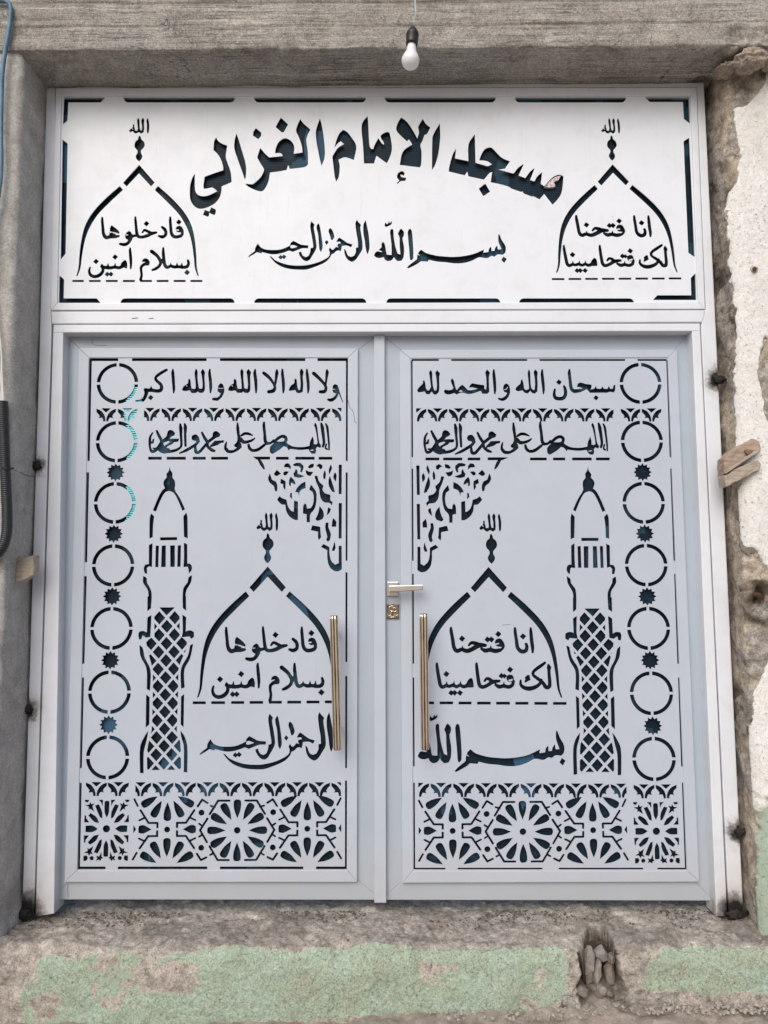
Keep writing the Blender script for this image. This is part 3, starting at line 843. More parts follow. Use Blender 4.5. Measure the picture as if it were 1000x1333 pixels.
def square_rosette(sh, tf0):
    c = np.array(up(805+473/9.5238, 1005+735/9.5238, YD))
    for mx in (1, -1):
        for mz in (1, -1):
            sh.draw(SQUARE, lambda p: tf0((p-c)*np.array([mx, mz])+c), YD)
        sh.draw(SQUARE_ROW, lambda p: tf0((p-c)*np.array([mx, 1])+c), YD)
    b = tf0(np.array([c]))[0]; sh.stroke(np.array([b, b+1e-6]), np.array([0.0122, 0.0122]), False)

def shift_px(a, b):
    d = np.array(up(*b, YD))-np.array(up(*a, YD)); return d

def leaf(quad_plate, hole_plate, quad_raised, inner, sheetq):
    l = ring_bars('door_leaf', quad_plate, hole_plate, Y_LEAF, Y_LEAF+0.045, GREY, gate, 0.002)
    rb = ring_bars('raised_border', quad_raised, inner, Y_RAISED, Y_LEAF-0.0005, GREYWHITE, l, 0.0025)
    return l
# left leaf
L = leaf([(86, 436), (493, 435), (496, 1171.5), (67.5, 1171)], [(112, 462), (458, 462), (456, 1137), (98, 1137)],
         [(102.3, 452.8), (466.3, 453.5), (465, 1148.5), (84, 1148.5)], [(115.8, 465.6), (453.6, 465.6), (452.0, 1133), (100.6, 1133)], None)
L['label'] = 'left pale grey door leaf with circles, minaret and dome cut out'
sl_ = Sheet([(113, 463), (456, 463), (454.5, 1135.5), (98, 1135.5)], Y_SHEET)
sl_.draw(LINE_AKBAR); sl_.draw(SALAM); sl_.draw(ALLAH); sl_.draw(ARCH); sl_.draw(CORNER)
t = xf(YD, YD, ((545, 575), (180+58/8, 575)), ((790, 575), (428, 575)), ((600, 551), (300, 550.5)), ((600, 592), (300, 590.5))); sl_.draw(SALAWAT, t, YD, t.k, 0.0003)
t = xf(Y_SIGN, YD, ((323.5, 334), (260.3, 980)), ((481, 334), (434, 980)), ((400, 286.8), (350, 927.6)), ((400, 351), (350, 1001.7))); sl_.draw(RAHMAN, t, Y_SIGN, t.k)
t = xf(YD, YD, ((765.6, 607.8), (221, 607.5)), ((808.8, 1009), (182.5, 1006.5)), ((765.6, 607.8), (221, 607.5)), ((808.8, 1009), (182.5, 1006.5))); minaret(sl_, t)
for x, y in ((153, 499), (152, 575), (149.6, 654.6), (147.4, 736), (145.2, 818), (142.6, 901), (140.2, 986)): sl_.ring(x, y, 25.1, 4.8)
for x, y in ((150.6, 615), (148.2, 694.8), (146, 776.3), (143.6, 859.5), (141.4, 943.5)): sl_.star(x, y, 12.0, 8.8)
frieze.k = 0.935
for x in (138.3, 166.2): frieze(sl_, SRC, x, 531.5)
for i in range(9): frieze(sl_, SRC, 195.3+27.75*i, 531.0, (187.5, 443))
frieze(sl_, SRC, 195.3+27.75*9, 531.0, (187.5, 444.6))
frieze.k = 1.0
for x in (125.6, 154.2): frieze(sl_, SRC, x, 1018.2)
for i in range(10): frieze(sl_, SRC, 183.2+29.1*i, 1018.4, (176.2, 444))
for x0, x1 in ((193, 210.6), (217, 242), (251, 268), (275, 297), (359.3, 376), (384.6, 409.7), (415, 432.7)): sl_.slot(x0, 594.6, x1, 598.4)
sl_.fpoly([(329, 594.4), (351.6, 594.4), (351.6, 598.2), (334, 598.2)])
for x0, x1 in ((30, 115), (150, 240), (280, 365), (400, 488), (525, 610), (645, 735), (770, 855), (890, 975)):
    k = (x0-30)/890; sl_.slot(245+x0/5, 740+(865-6*k)/5, 245+x1/5, 740+(884-6*k)/5)
rosette_band(sl_, shift_px((681, 1082.6), (309, 1080.8)))
square_rosette(sl_, lambda p: p+shift_px((805+473/9.5238, 1082.2), (95+415/9.5238, 1005+705/9.5238)))
for x0, x1 in ((117, 154), (172, 269), (286.5, 397.5), (413.5, 453)): sl_.slot(x0, 466.3, x1, 470)
for a, b in (((118, 467), (114.4+1, 600)), ((114.4, 615), (112, 732)), ((111.3, 750), (108.5, 864)), ((107.8, 882), (105.2, 1000)), ((104.8, 1019), (102.6, 1132))):
    sl_.fpoly([(a[0]-1.7, a[1]), (a[0]+1.7, a[1]), (b[0]+1.5, b[1]), (b[0]-1.5, b[1])])
for a, b in ((467, 600), (615, 730), (745, 862), (880, 1000), (1016, 1130.5)):
    f = lambda y: 451.8-(y-467)*0.0022
    sl_.fpoly([(f(a)-1.3, a), (f(a)+1.3, a), (f(b)+1.2, b), (f(b)-1.2, b)])
for x0, x1 in ((101.5, 137.5), (153.5, 270), (286.5, 395), (411.5, 451.5)): sl_.slot(x0, 1128, x1, 1131.8)
sl_.mesh('cutout_sheet', GREYWHITE, L)
ribbed('ribbed_backing', [(110, 460), (458, 460), (458, 1139), (96, 1139)], Y_SHEET+0.017, L)
# right leaf
R_ = leaf([(496, 435), (897, 434.5), (928.5, 1172.5), (496.5, 1171.5)], [(530, 462), (872, 462), (896, 1137), (535, 1137)],
          [(520.3, 455.5), (881.5, 455), (910.6, 1148), (523.8, 1149.5)], [(534.4, 466.3), (869.6, 465.5), (895.2, 1133.5), (538.2, 1133.5)], None)
R_['label'] = 'right pale grey door leaf with circles, minaret and dome cut out'
sr = Sheet([(532, 463), (872, 463), (898, 1136), (536, 1136)], Y_SHEET)
sr.draw(LINE_HAMD); sr.draw(SALAWAT, grow=0.0003); sr.draw(FATAHNA)
t = xf(YD, YD, ((334, 700), (624.6, 700)), ((362.2, 700), (653, 700)), ((348, 667), (640, 668)), ((348, 733.2), (640, 733.7))); sr.draw(ALLAH, t, YD)
t = xf(YD, YD, ((256.6, 900), (548, 900)), ((440.6, 900), (732, 900)), ((348, 737.5), (640, 738.0)), ((348, 908.4), (640, 908.6))); sr.draw(ARCH, t, YD)
t = xf(YD, YD, ((445, 606), (542.2, 607)), ((345, 606), (643.5, 607)), ((440, 605), (545, 606)), ((440, 743.8), (545, 745))); sr.draw(CORNER, t, YD)
t = xf(Y_SIGN, YD, ((487, 333), (544, 983)), ((656.3, 333), (732.4, 983)), ((560, 297.8), (640, 942)), ((560, 338), (640, 991.4))); sr.draw(BISM, t, Y_SIGN, t.k)
minaret(sr)
for x, y in ((834, 499), (835.8, 574.5), (838.2, 654.5), (841.4, 735.6), (844.5, 818), (848.3, 902.5), (851.6, 988)): sr.ring(x, y, 25.2, 4.8)
for x, y in ((836.7, 614.6), (839.6, 694.6), (842.8, 776.5), (846.4, 859.5), (850, 945)): sr.star(x, y, 12.0, 8.8)
frieze.k = 0.935
for x in (820.8, 848.2): frieze(sr, SRC, x, 531.6)
for i in range(10): frieze(sr, SRC, 542.4+27.35*i, 531.6, (541.9, 799))
frieze.k = 1.0
for x in (838.4, 867.2): frieze(sr, SRC, x, 1021.2)
for i in range(10): frieze(sr, SRC, 545.0+29.3*i, 1019.2+i*0.12, (544.6, 815.9))
for x0, x1 in ((554, 572), (577, 602), (609, 625.5), (690, 712), (720, 736), (745, 770.5), (776, 794)): sr.slot(x0, 595.6, x1, 599.3)
sr.fpoly([(635, 595.3), (662.5, 595.3), (654, 599.1), (635, 599.1)])
for x0, x1 in ((42, 80), (118, 210), (248, 337), (375, 468), (505, 600), (637, 727), (767, 858), (895, 988)):
    k = x0/900; sr.slot(550+x0/5.263, 740+(911+4*k)/5.263, 550+x1/5.263, 740+(931+4*k)/5.263)
rosette_band(sr, np.array([0.0, 0.0]))
square_rosette(sr, lambda p: p)
for x0, x1 in ((536, 571.5), (587.5, 686.5), (702.5, 814), (830, 868)): sr.slot(x0, 467.4, x1, 469.8)
for a, b in ((469, 595), (610, 730), (747, 864), (882, 998), (1019, 1131)):
    f = lambda y: 536.2+(y-469)*0.0052
    sr.fpoly([(f(a)-1.0, a), (f(a)+1.0, a), (f(b)+1.0, b), (f(b)-1.0, b)])
    g = lambda y: 868.2+(y-467)*0.0372
    sr.fpoly([(g(a)-0.9, a), (g(a)+0.9, a), (g(b)+1.1, b), (g(b)-1.1, b)])
for x0, x1 in ((539, 580), (596, 706.5), (727.5, 837.5), (856, 894)): sr.slot(x0, 1129.6, x1, 1132)
sr.mesh('cutout_sheet', GREYWHITE, R_)
ribbed('ribbed_backing', [(529, 460), (875, 460), (899, 1139), (533, 1139)], Y_SHEET+0.017, R_)

# ---- closing bar over the meeting edge
bar = prism('closing_bar', pq([(487, 436.3), (501, 436), (503, 1175.5), (487.3, 1175.5)], -0.018), -0.018, -0.0006, GREYWHITE, gate, 0.0025)

# ---- hardware
def brass():
    m, t, b = mat_new('polished_brass')
    at = t.nodes.new('ShaderNodeAttribute'); at.attribute_name = 'groove'
    se = t.nodes.new('ShaderNodeSeparateColor'); t.links.new(at.outputs['Color'], se.inputs['Color'])
    gv = math_(t, 'ADD', se.outputs['Red'], math_(t, 'MULTIPLY', math_(t, 'SUBTRACT', nz(t, 30, 4, 0.6, (4, 4, 0.5)), 0.5), 0.9))
    c = ramp(t, gv, [(0.30, (1.0, 0.90, 0.76)), (0.58, (0.86, 0.71, 0.54)), (0.82, (0.26, 0.165, 0.095)), (1.0, (0.12, 0.07, 0.04))])  # reflections painted into the brass: pale on the ridges, dark in the grooves
    t.links.new(c, b.inputs['Base Color']); b.inputs['Metallic'].default_value = 1.0; b.inputs['Roughness'].default_value = 0.20
    return m
BRASS = brass()
STEEL = simple('satin_nickel', (0.62, 0.60, 0.58), 0.28, 1.0, 0.12, 60)
OLDBRASS = simple('worn_lock_brass', (0.24, 0.185, 0.135), 0.35, 1.0, 0.6, 90, 0.6, 300, 0.002)
def lathe_path(name, pts, ring, mat, parent, smooth=True, cap=True):
    # sweep closed ring profile(s) along points; ring(i, n) -> list of (u, v)
    V = []; F = []; n = len(pts); k = None
    for i, p in enumerate(pts):
        a = pts[max(0, i-1)]; b = pts[min(n-1, i+1)]; T = (Vector(b)-Vector(a)).normalized()
        ref = Vector((0, 1, 0)) if abs(T.y) < 0.9 else Vector((1, 0, 0))
        U = T.cross(ref).normalized(); W_ = U.cross(T).normalized()
        rr = ring(i, n); k = len(rr)
        for u, v in rr: V.append(Vector(p)+U*u+W_*v)
    for i in range(n-1):
        for j in range(k): F.append((i*k+j, i*k+(j+1) % k, (i+1)*k+(j+1) % k, (i+1)*k+j))
    if cap: F.append(tuple(range(k-1, -1, -1))); F.append(tuple((n-1)*k+j for j in range(k)))
    me = bpy.data.meshes.new(name); me.from_pydata([tuple(v) for v in V], [], F); me.update()
    bm = bmesh.new(); bm.from_mesh(me); bmesh.ops.recalc_face_normals(bm, faces=bm.faces[:]); bm.to_mesh(me); bm.free()
    if smooth: me.polygons.foreach_set('use_smooth', [len(p.vertices) == 4 for p in me.polygons])
    return link(name, me, mat, parent)
def tube(name, pts, r, mat, parent=None, seg=12):
    rf = r if callable(r) else (lambda i, n: r)
    return lathe_path(name, pts, lambda i, n: [(rf(i, n)*math.cos(2*math.pi*j/seg), rf(i, n)*math.sin(2*math.pi*j/seg)) for j in range(seg)], mat, parent)
def pull(a, b, parent, lab):
    A = upv(*a, Y_HANDLE); B = upv(*b, Y_HANDLE); n = 40
    pts = [A.lerp(B, i/(n-1)) for i in range(n)]
    def prof(i, nn):
        out = []
        e = 1.0 if 0 < i < nn-1 else 0.93
        for j in range(72):
            th = 2*math.pi*j/72
            r = 0.0136*(1+0.10*math.cos(8*th+math.pi)); out.append((e*r*math.cos(th), e*r*math.sin(th)))
        return out
    h = lathe_path('pull_handle', pts, prof, BRASS, parent); h['label'] = lab
    at = h.data.color_attributes.new('groove', 'FLOAT_COLOR', 'POINT')
    g = np.array([[0.5-0.5*math.cos(8*2*math.pi*(j % 72)/72+math.pi)]*3+[1] for j in range(len(h.data.vertices))], np.float32); at.data.foreach_set('color', g.ravel())
    for q in (0.14, 0.86):
        P = A.lerp(B, q); tube('standoff', [P+Vector((0, 0.004, 0)), Vector((P.x, -0.004, P.z))], 0.008, BRASS, h)
pull((434.8, 801), (439.5, 976), L, 'fluted brass pull handle on the left leaf')
pull((551.2, 798.5), (553.6, 975.5), R_, 'fluted brass pull handle on the right leaf')
def rounded_plate(name, x0, y0, x1, y1, ya, yb, mat, parent, bev=0.003):
    return prism(name, pq([(x0, y0), (x1, y0), (x1, y1), (x0, y1)], ya), ya, yb, mat, parent, bev)
lv = rounded_plate('lever_handle', 504, 757.5, 518.5, 776, Y_LEAF-0.009, Y_LEAF-0.0006, STEEL, R_, 0.002)
lv['label'] = 'satin nickel lever handle on a square rose'
c = upv(509, 767, -0.02); tube('spindle', [Vector((c.x, -0.008, c.z)), Vector((c.x, -0.052, c.z))], 0.0095, STEEL, lv, 20)
prism('lever', pq([(506.5, 762.2), (550.8, 761.2), (550.8, 768.2), (512.5, 770.6), (506.5, 770.6)], -0.062), -0.062, -0.048, STEEL, lv, 0.0025)
lk = rounded_plate('lock_plate', 503.5, 786.5, 519.5, 805.5, Y_LEAF-0.007, Y_LEAF-0.0006, OLDBRASS, R_, 0.0015)
lk['label'] = 'ornate worn brass keyhole plate'
DARKMETAL = simple('dark_iron', (0.05, 0.045, 0.04), 0.5, 0.8, 0.4)
ORN = simple('lock_ornament_gold', (0.85, 0.74, 0.60), 0.22, 1.0, 0.2)
orn = []
def oc(px, py): return upv(px, py, Y_LEAF-0.0082)
def arcpts(cx, cy, r, a0, a1, n=14): return [oc(cx+r*math.cos(math.radians(a0+(a1-a0)*i/n)), cy+r*math.sin(math.radians(a0+(a1-a0)*i/n))) for i in range(n+1)]
for ps in (arcpts(509.3, 792, 3.0, 60, 300), arcpts(513.8, 793.6, 2.6, -140, 130), arcpts(511.5, 797.6, 2.2, 150, 380), arcpts(507, 799.5, 2.0, 0, 180), arcpts(511.5, 801.2, 1.9, -20, 180), arcpts(516, 799.3, 2.0, 0, 180),
           [oc(505, 789), oc(518, 788.6)], [oc(505, 803.4), oc(518, 803.2)]):
    orn.append(tube('scrollwork', ps, 0.0016, ORN, lk, 8))
join(orn, 'scrollwork')
kx = upv(514.5, 803, Y_LEAF-0.008)
# scorched weld lugs tying the frame to the wall
LUG = simple('scorched_steel', (0.030, 0.026, 0.024), 0.75, 0.3, 0.6, 70, 0.8, 120, 0.004)
def blob(name, c, rad, mat, parent, amp=0.35, sub=3, seed=0, fr=28.0):
    bm = bmesh.new(); bmesh.ops.create_icosphere(bm, subdivisions=sub, radius=1.0)
    for v in bm.verts:
        d = v.co.normalized(); k = 1+amp*noise.noise(d*2.1+Vector((seed*7.3, seed*1.7, 0)))+amp*0.5*noise.noise(d*5+Vector((seed, 3, 1)))
        v.co = Vector((d.x*rad[0]*k, d.y*rad[1]*k, d.z*rad[2]*k))+Vector(c)
    return from_bm(name, bm, mat, parent, smooth=True)
for i, (px, py, sgn, big) in enumerate(((47, 607, -1, 1.0), (36, 924, -1, 1.05), (31, 1190, -1, 1.35), (936, 494, 1, 1.1), (964, 1084, 1, 1.0), (957, 1191, 1, 1.45))):
    p = upv(px, py, Y_FRAME-0.004)
    b = blob('weld_lug', p, (0.017*big, 0.009, 0.012*big), LUG, gate, 0.7, 3, i+1)
    q = p+Vector((sgn*0.055, 0.02, 0.002*random.uniform(-1, 1)))
    rod = tube('anchor_rod', [p+Vector((-sgn*0.012, -0.003, 0.001)), p.lerp(q, .5)+Vector((0, -0.004, 0.002)), q], 0.0062, LUG, b, 10)

# torn pink sticker on the backing, and cyan strips added to imitate a reflection
STK = simple('torn_sticker', (0.66, 0.56, 0.60), 0.6, 0, 0.65, 110)
prism('torn_sticker', pq([(640+x/8, 160+y/8) for x, y in ((546, 666), (572, 628), (604, 598), (640, 574), (672, 560), (712, 547), (722, 556), (706, 574), (700, 592), (664, 604), (650, 622), (666, 648), (655, 668), (600, 672))], Y_SIGN+0.004), Y_SIGN+0.004, Y_SIGN+0.0155, STK, panel, 0)
CYAN = simple('cyan_reflection', (0.16, 0.80, 0.90), 0.4, 0, 0.15, 60)
def reflection_strips(px0, px1, py0, py1):
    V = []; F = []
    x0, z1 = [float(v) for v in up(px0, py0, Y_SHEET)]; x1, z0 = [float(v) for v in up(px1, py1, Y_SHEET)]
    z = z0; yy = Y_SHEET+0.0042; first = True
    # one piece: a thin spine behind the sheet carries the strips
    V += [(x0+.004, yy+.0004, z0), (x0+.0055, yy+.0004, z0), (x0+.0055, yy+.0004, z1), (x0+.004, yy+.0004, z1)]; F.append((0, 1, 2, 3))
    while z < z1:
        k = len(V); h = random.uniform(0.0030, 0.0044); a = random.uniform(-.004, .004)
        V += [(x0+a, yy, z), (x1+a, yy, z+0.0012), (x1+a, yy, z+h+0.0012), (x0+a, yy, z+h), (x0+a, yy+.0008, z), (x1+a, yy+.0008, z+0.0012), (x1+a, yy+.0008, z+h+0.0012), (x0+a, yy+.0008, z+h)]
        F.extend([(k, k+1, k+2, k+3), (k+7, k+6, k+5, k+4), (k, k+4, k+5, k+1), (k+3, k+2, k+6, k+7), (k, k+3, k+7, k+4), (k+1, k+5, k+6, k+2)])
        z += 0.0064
    from_np('cyan_reflection_strip', V, F, CYAN, L, smooth=False)
reflection_strips(165, 185, 503, 526); reflection_strips(162, 183, 531, 548); reflection_strips(165, 182, 553, 599); reflection_strips(164, 180, 634, 680); reflection_strips(185, 192, 566, 588)
# cracks in the paint of the left leaf
for ps in ([(119.5, 441), (120, 447), (124, 449.3), (139, 450)], [(453.2, 521), (455, 530), (459.8, 535.5), (461.8, 545), (461.5, 549), (465, 551)], [(88.6, 1150), (88.4, 1160), (89, 1168)]):
    yy = Y_LEAF-0.0003 if ps[0][1] < 450 or ps[0][1] > 1100 else Y_RAISED-0.0002
    tube('paint_crack', [upv(x, y, yy) for x, y in ps], 0.0007, LUG, L, 6)
for ps in ([(654, 813.6), (664.5, 813)],): tube('paint_crack', [upv(x, y, Y_SHEET-0.0001) for x, y in ps], 0.0005, LUG, R_, 6)
for ps in ([(906, 281), (907, 297)], [(172, 414.5), (180, 413.8)], [(194, 414.6), (200, 414.2)]): tube('paint_crack', [upv(x, y, Y_FRAME-0.0045) for x, y in ps], 0.0011, LUG, gate, 6)
# ------------------------------------------------------------------ the wall round the gate
def vnoise(P, seed=0):
    # smooth value noise on points (n,3)
    I = np.floor(P).astype(np.int64); F = P-I; F = F*F*(3-2*F); r = 0
    def hsh(a, b, c):
        h = (a*374761393+b*668265263+c*2147483647+seed*974634777) & 0xffffffff
        h = ((h ^ (h >> 13))*1274126177) & 0xffffffff
        h = ((h ^ (h >> 16))*2246822519) & 0xffffffff
        return ((h ^ (h >> 15)) & 0xffff)/65535.0
    for dx in (0, 1):
        for dy in (0, 1):
            for dz in (0, 1):
                w_ = (F[:, 0] if dx else 1-F[:, 0])*(F[:, 1] if dy else 1-F[:, 1])*(F[:, 2] if dz else 1-F[:, 2])
                r = r+w_*hsh(I[:, 0]+dx, I[:, 1]+dy, I[:, 2]+dz)
    return r*2-1
def fbm(P, scale, oct=4, seed=0, gain=0.5, stretch=(1, 1, 1)):
    P = P*np.array(stretch)*scale; a, r = 1.0, 0
    for o in range(oct): r = r+a*vnoise(P*2**o+o*17.3, seed+o); a *= gain
    return r
def sstep(a, b, x): t = np.clip((x-a)/(b-a), 0, 1); return t*t*(3-2*t)

def densify(path, steps):
    out = [path[0]]
    for (a, b), st in zip(zip(path[:-1], path[1:]), steps):
        n = max(1, int(math.hypot(b[0]-a[0], b[1]-a[1])/st))
        for i in range(1, n+1): out.append((a[0]+(b[0]-a[0])*i/n, a[1]+(b[1]-a[1])*i/n))
    return np.array(out)
def corner(c, r, a0, a1, n=7): return [(c[0]+r*math.cos(math.radians(a0+(a1-a0)*i/n)), c[1]+r*math.sin(math.radians(a0+(a1-a0)*i/n))) for i in range(n+1)]
def strip(name, path, longs, to3, disp, mat, parent, nsign=1):
    k, m = len(path), len(longs)
    T = np.gradient(path, axis=0); T /= np.linalg.norm(T, axis=1)[:, None]; Nn = np.stack([T[:, 1], -T[:, 0]], -1)*nsign
    PP = np.repeat(path[None], m, 0).reshape(-1, 2); NN = np.repeat(Nn[None], m, 0).reshape(-1, 2); S = np.repeat(longs, k)
    P3 = to3(PP, S); N3 = to3(NN, np.zeros(len(S)))
    d, col = disp(P3, N3)
    V = P3+N3*d[:, None]
    F = []
    for i in range(m-1):
        b = i*k
        F += [(b+j, b+j+1, b+k+j+1, b+k+j) if nsign > 0 else (b+j, b+k+j, b+k+j+1, b+j+1) for j in range(k-1)]
    o = from_np(name, V, F, mat, parent)
    if col is not None:
        at = o.data.color_attributes.new('layer', 'FLOAT_COLOR', 'POINT'); at.data.foreach_set('color', col.astype(np.float32).ravel())
    return o
def spaced(*seg):
    out = []
    for a, b, st in seg:
        n = max(1, int(round((b-a)/st))); out += [a+(b-a)*i/n for i in range(n)]
    return np.array(out+[seg[-1][1]])

YW = Y_WALL
XL = float(up(25.0, 200, YW)[0]); YR = -0.14; XR = float(up(935, 300, Y_FRAME)[0]); ZL = float(up(500, 67, YW)[1]); ZG = float(up(700, 1318, YW)[1])

def wall_mat(name, base_stops, sc, layers=True, board=False, bumpk=1.0, grain=0.75):
    m, t, b = mat_new(name)
    f = nz(t, sc, 10, 0.68)
    c = ramp(t, f, base_stops)
    lo, md, hi = base_stops[0][1], base_stops[1][1], base_stops[-1][1]
    big = nz(t, 3.1, 5, 0.65)
    c = mix(t, math_(t, 'MULTIPLY', ramp(t, big, [(0.42, (0, 0, 0)), (0.68, (1, 1, 1))]), 0.40), c, tuple(x*0.66 for x in md))
    h = math_(t, 'ADD', math_(t, 'MULTIPLY', f, 0.8), math_(t, 'MULTIPLY', nz(t, 170, 5, 0.8), 1.1))
    if board:
        c = mix(t, math_(t, 'MULTIPLY', ramp(t, nz(t, 2.0, 7, 0.68, (1, 1, 1.6)), [(0.46, (0, 0, 0)), (0.62, (1, 1, 1))]), 0.5), c, (0.50, 0.485, 0.465))
        c = mix(t, math_(t, 'MULTIPLY', ramp(t, nz(t, 6.5, 8, 0.72), [(0.55, (0, 0, 0)), (0.66, (1, 1, 1))]), 0.5), c, (0.22, 0.195, 0.17))
        # imprint of sawn boards: fine hard lines along x, broken up by scuffed and pitted patches
        ln = nz(t, 150, 5, 0.7, (0.022, 1, 1)); ln2 = nz(t, 46, 4, 0.6, (0.03, 1, 1))
        msk = ramp(t, nz(t, 5.5, 6, 0.7, (0.6, 1, 1)), [(0.42, (0.08, 0.08, 0.08)), (0.62, (0.95, 0.95, 0.95))])
        c = mix(t, math_(t, 'MULTIPLY', ramp(t, ln, [(0.42, (1, 1, 1)), (0.54, (0, 0, 0))]), math_(t, 'MULTIPLY', msk, 0.80)), c, tuple(x*0.42 for x in lo))
        c = mix(t, math_(t, 'MULTIPLY', ramp(t, ln2, [(0.55, (0, 0, 0)), (0.68, (1, 1, 1))]), math_(t, 'MULTIPLY', msk, 0.75)), c, tuple(min(0.8, x*1.15) for x in hi))
        h = math_(t, 'ADD', h, math_(t, 'MULTIPLY', math_(t, 'ADD', ln, ln2), 0.9))
    # cracks
    vo = N(t, 'ShaderNodeTexVoronoi', Scale=5.5); vo.feature = 'DISTANCE_TO_EDGE'
    vm = t.nodes.new('ShaderNodeVectorMath'); vm.operation = 'ADD'; nn_ = N(t, 'ShaderNodeTexNoise', Scale=14.0, Detail=6.0)
    t.links.new(coords(t), nn_.inputs['Vector']); sc_ = t.nodes.new('ShaderNodeVectorMath'); sc_.operation = 'SCALE'; sc_.inputs['Scale'].default_value = 0.22
    t.links.new(nn_.outputs['Color'], sc_.inputs[0]); t.links.new(coords(t), vm.inputs[0]); t.links.new(sc_.outputs[0], vm.inputs[1]); t.links.new(vm.outputs[0], vo.inputs['Vector'])
    ck = math_(t, 'MULTIPLY', ramp(t, vo.outputs['Distance'], [(0.002, (1, 1, 1)), (0.010, (0, 0, 0))]), ramp(t, nz(t, 4.3, 4), [(0.54, (0, 0, 0)), (0.66, (1, 1, 1))]))
    # pits and pale grit
    sp = ramp(t, nz(t, 120, 3, 0.8), [(0.61, (0, 0, 0)), (0.66, (1, 1, 1))])
    pit = math_(t, 'MULTIPLY', sp, 0.55)
    sp2 = ramp(t, nz(t, 105, 3, 0.8), [(0.60, (0, 0, 0)), (0.68, (1, 1, 1))])
    c = mix(t, math_(t, 'MULTIPLY', sp2, 0.45), c, tuple(min(.8, x*1.45) for x in hi))
    if layers:
        at = t.nodes.new('ShaderNodeAttribute'); at.attribute_name = 'layer'
        se = t.nodes.new('ShaderNodeSeparateColor'); t.links.new(at.outputs['Color'], se.inputs['Color'])
        grey = ramp(t, nz(t, 33, 8, 0.7), [(0.36, (0.24, 0.215, 0.19)), (0.5, (0.38, 0.35, 0.315)), (0.64, (0.54, 0.51, 0.465))])
        jag = math_(t, 'MULTIPLY', math_(t, 'SUBTRACT', math_(t, 'ADD', math_(t, 'MULTIPLY', nz(t, 45, 7, 0.72), 0.7), math_(t, 'MULTIPLY', nz(t, 160, 4, 0.8), 0.3)), 0.5), 0.55)
        RED = ramp(t, math_(t, 'ADD', se.outputs['Red'], jag), [(0.49, (0, 0, 0)), (0.515, (1, 1, 1))])
        GRN = ramp(t, math_(t, 'ADD', se.outputs['Green'], jag), [(0.49, (0, 0, 0)), (0.53, (0.94, 0.94, 0.94))])
        RIM = ramp(t, math_(t, 'ADD', se.outputs['Green'], jag), [(0.40, (0, 0, 0)), (0.46, (0.55, 0.55, 0.55)), (0.50, (0.55, 0.55, 0.55))])
        c = mix(t, at.outputs['Alpha'], c, grey)
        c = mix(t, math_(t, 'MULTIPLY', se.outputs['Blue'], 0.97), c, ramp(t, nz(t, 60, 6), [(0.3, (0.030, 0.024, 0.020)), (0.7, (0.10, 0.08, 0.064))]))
        white = ramp(t, nz(t, 9, 8, 0.7), [(0.28, (0.62, 0.575, 0.50)), (0.38, (0.84, 0.83, 0.80)), (0.65, (0.90, 0.905, 0.89))])
        gsp = ramp(t, nz(t, 60, 6, 0.8), [(0.58, (0, 0, 0)), (0.66, (1, 1, 1))])
        white = mix(t, math_(t, 'MULTIPLY', gsp, math_(t, 'MULTIPLY', ramp(t, nz(t, 4, 4), [(0.42, (0.12, 0.12, 0.12)), (0.60, (1, 1, 1))]), 0.8)), white, (0.30, 0.27, 0.235))
        c = mix(t, RED, c, white)
        green = ramp(t, nz(t, 7, 9, 0.72), [(0.30, (0.40, 0.415, 0.325)), (0.44, (0.38, 0.475, 0.365)), (0.56, (0.40, 0.515, 0.415)), (0.72, (0.43, 0.59, 0.49))])
        gw = ramp(t, nz(t, 70, 8, 0.8), [(0.50, (0, 0, 0)), (0.60, (1, 1, 1))]); gp = ramp(t, nz(t, 5, 5, 0.65), [(0.36, (0.12, 0.12, 0.12)), (0.62, (1, 1, 1))])
        green = mix(t, math_(t, 'MULTIPLY', math_(t, 'MULTIPLY', gw, gp), 0.85), green, (0.36, 0.32, 0.25))
        g2_ = ramp(t, nz(t, 90, 5, 0.8), [(0.60, (0, 0, 0)), (0.68, (1, 1, 1))])
        green = mix(t, math_(t, 'MULTIPLY', g2_, 0.5), green, (0.56, 0.64, 0.54))
        c = mix(t, math_(t, 'MULTIPLY', RIM, math_(t, 'GREATER_THAN', se.outputs['Green'], 0.2)), c, (0.58, 0.54, 0.47))
        c = mix(t, GRN, c, green)
    if layers: ck = math_(t, 'MULTIPLY', ck, math_(t, 'SUBTRACT', 1.0, math_(t, 'MAXIMUM', GRN, RED)))
    c = mix(t, math_(t, 'MULTIPLY', ck, 0.75), c, tuple(x*0.30 for x in lo))
    gr = ramp(t, math_(t, 'ADD', math_(t, 'MULTIPLY', nz(t, 190, 3, 0.75), 0.6), math_(t, 'MULTIPLY', nz(t, 75, 5, 0.8), 0.4)), [(0.38, (0.50, 0.50, 0.50)), (0.50, (1.0, 1.0, 1.0)), (0.61, (1.40, 1.38, 1.35))])
    gk = math_(t, 'SUBTRACT', grain, math_(t, 'MULTIPLY', RED, 0.45)) if layers else grain
    c = mix(t, gk, c, gr, 'MULTIPLY')
    c = mix(t, pit, c, tuple(x*0.40 for x in lo))
    h = math_(t, 'SUBTRACT', math_(t, 'SUBTRACT', h, math_(t, 'MULTIPLY', sp, 0.5)), math_(t, 'MULTIPLY', ck, 1.2))
    t.links.new(c, b.inputs['Base Color']); b.inputs['Roughness'].default_value = 0.92; b.inputs['Specular IOR Level'].default_value = 0.2
    bump(t, b, h, 0.8*bumpk, 0.006)
    return m
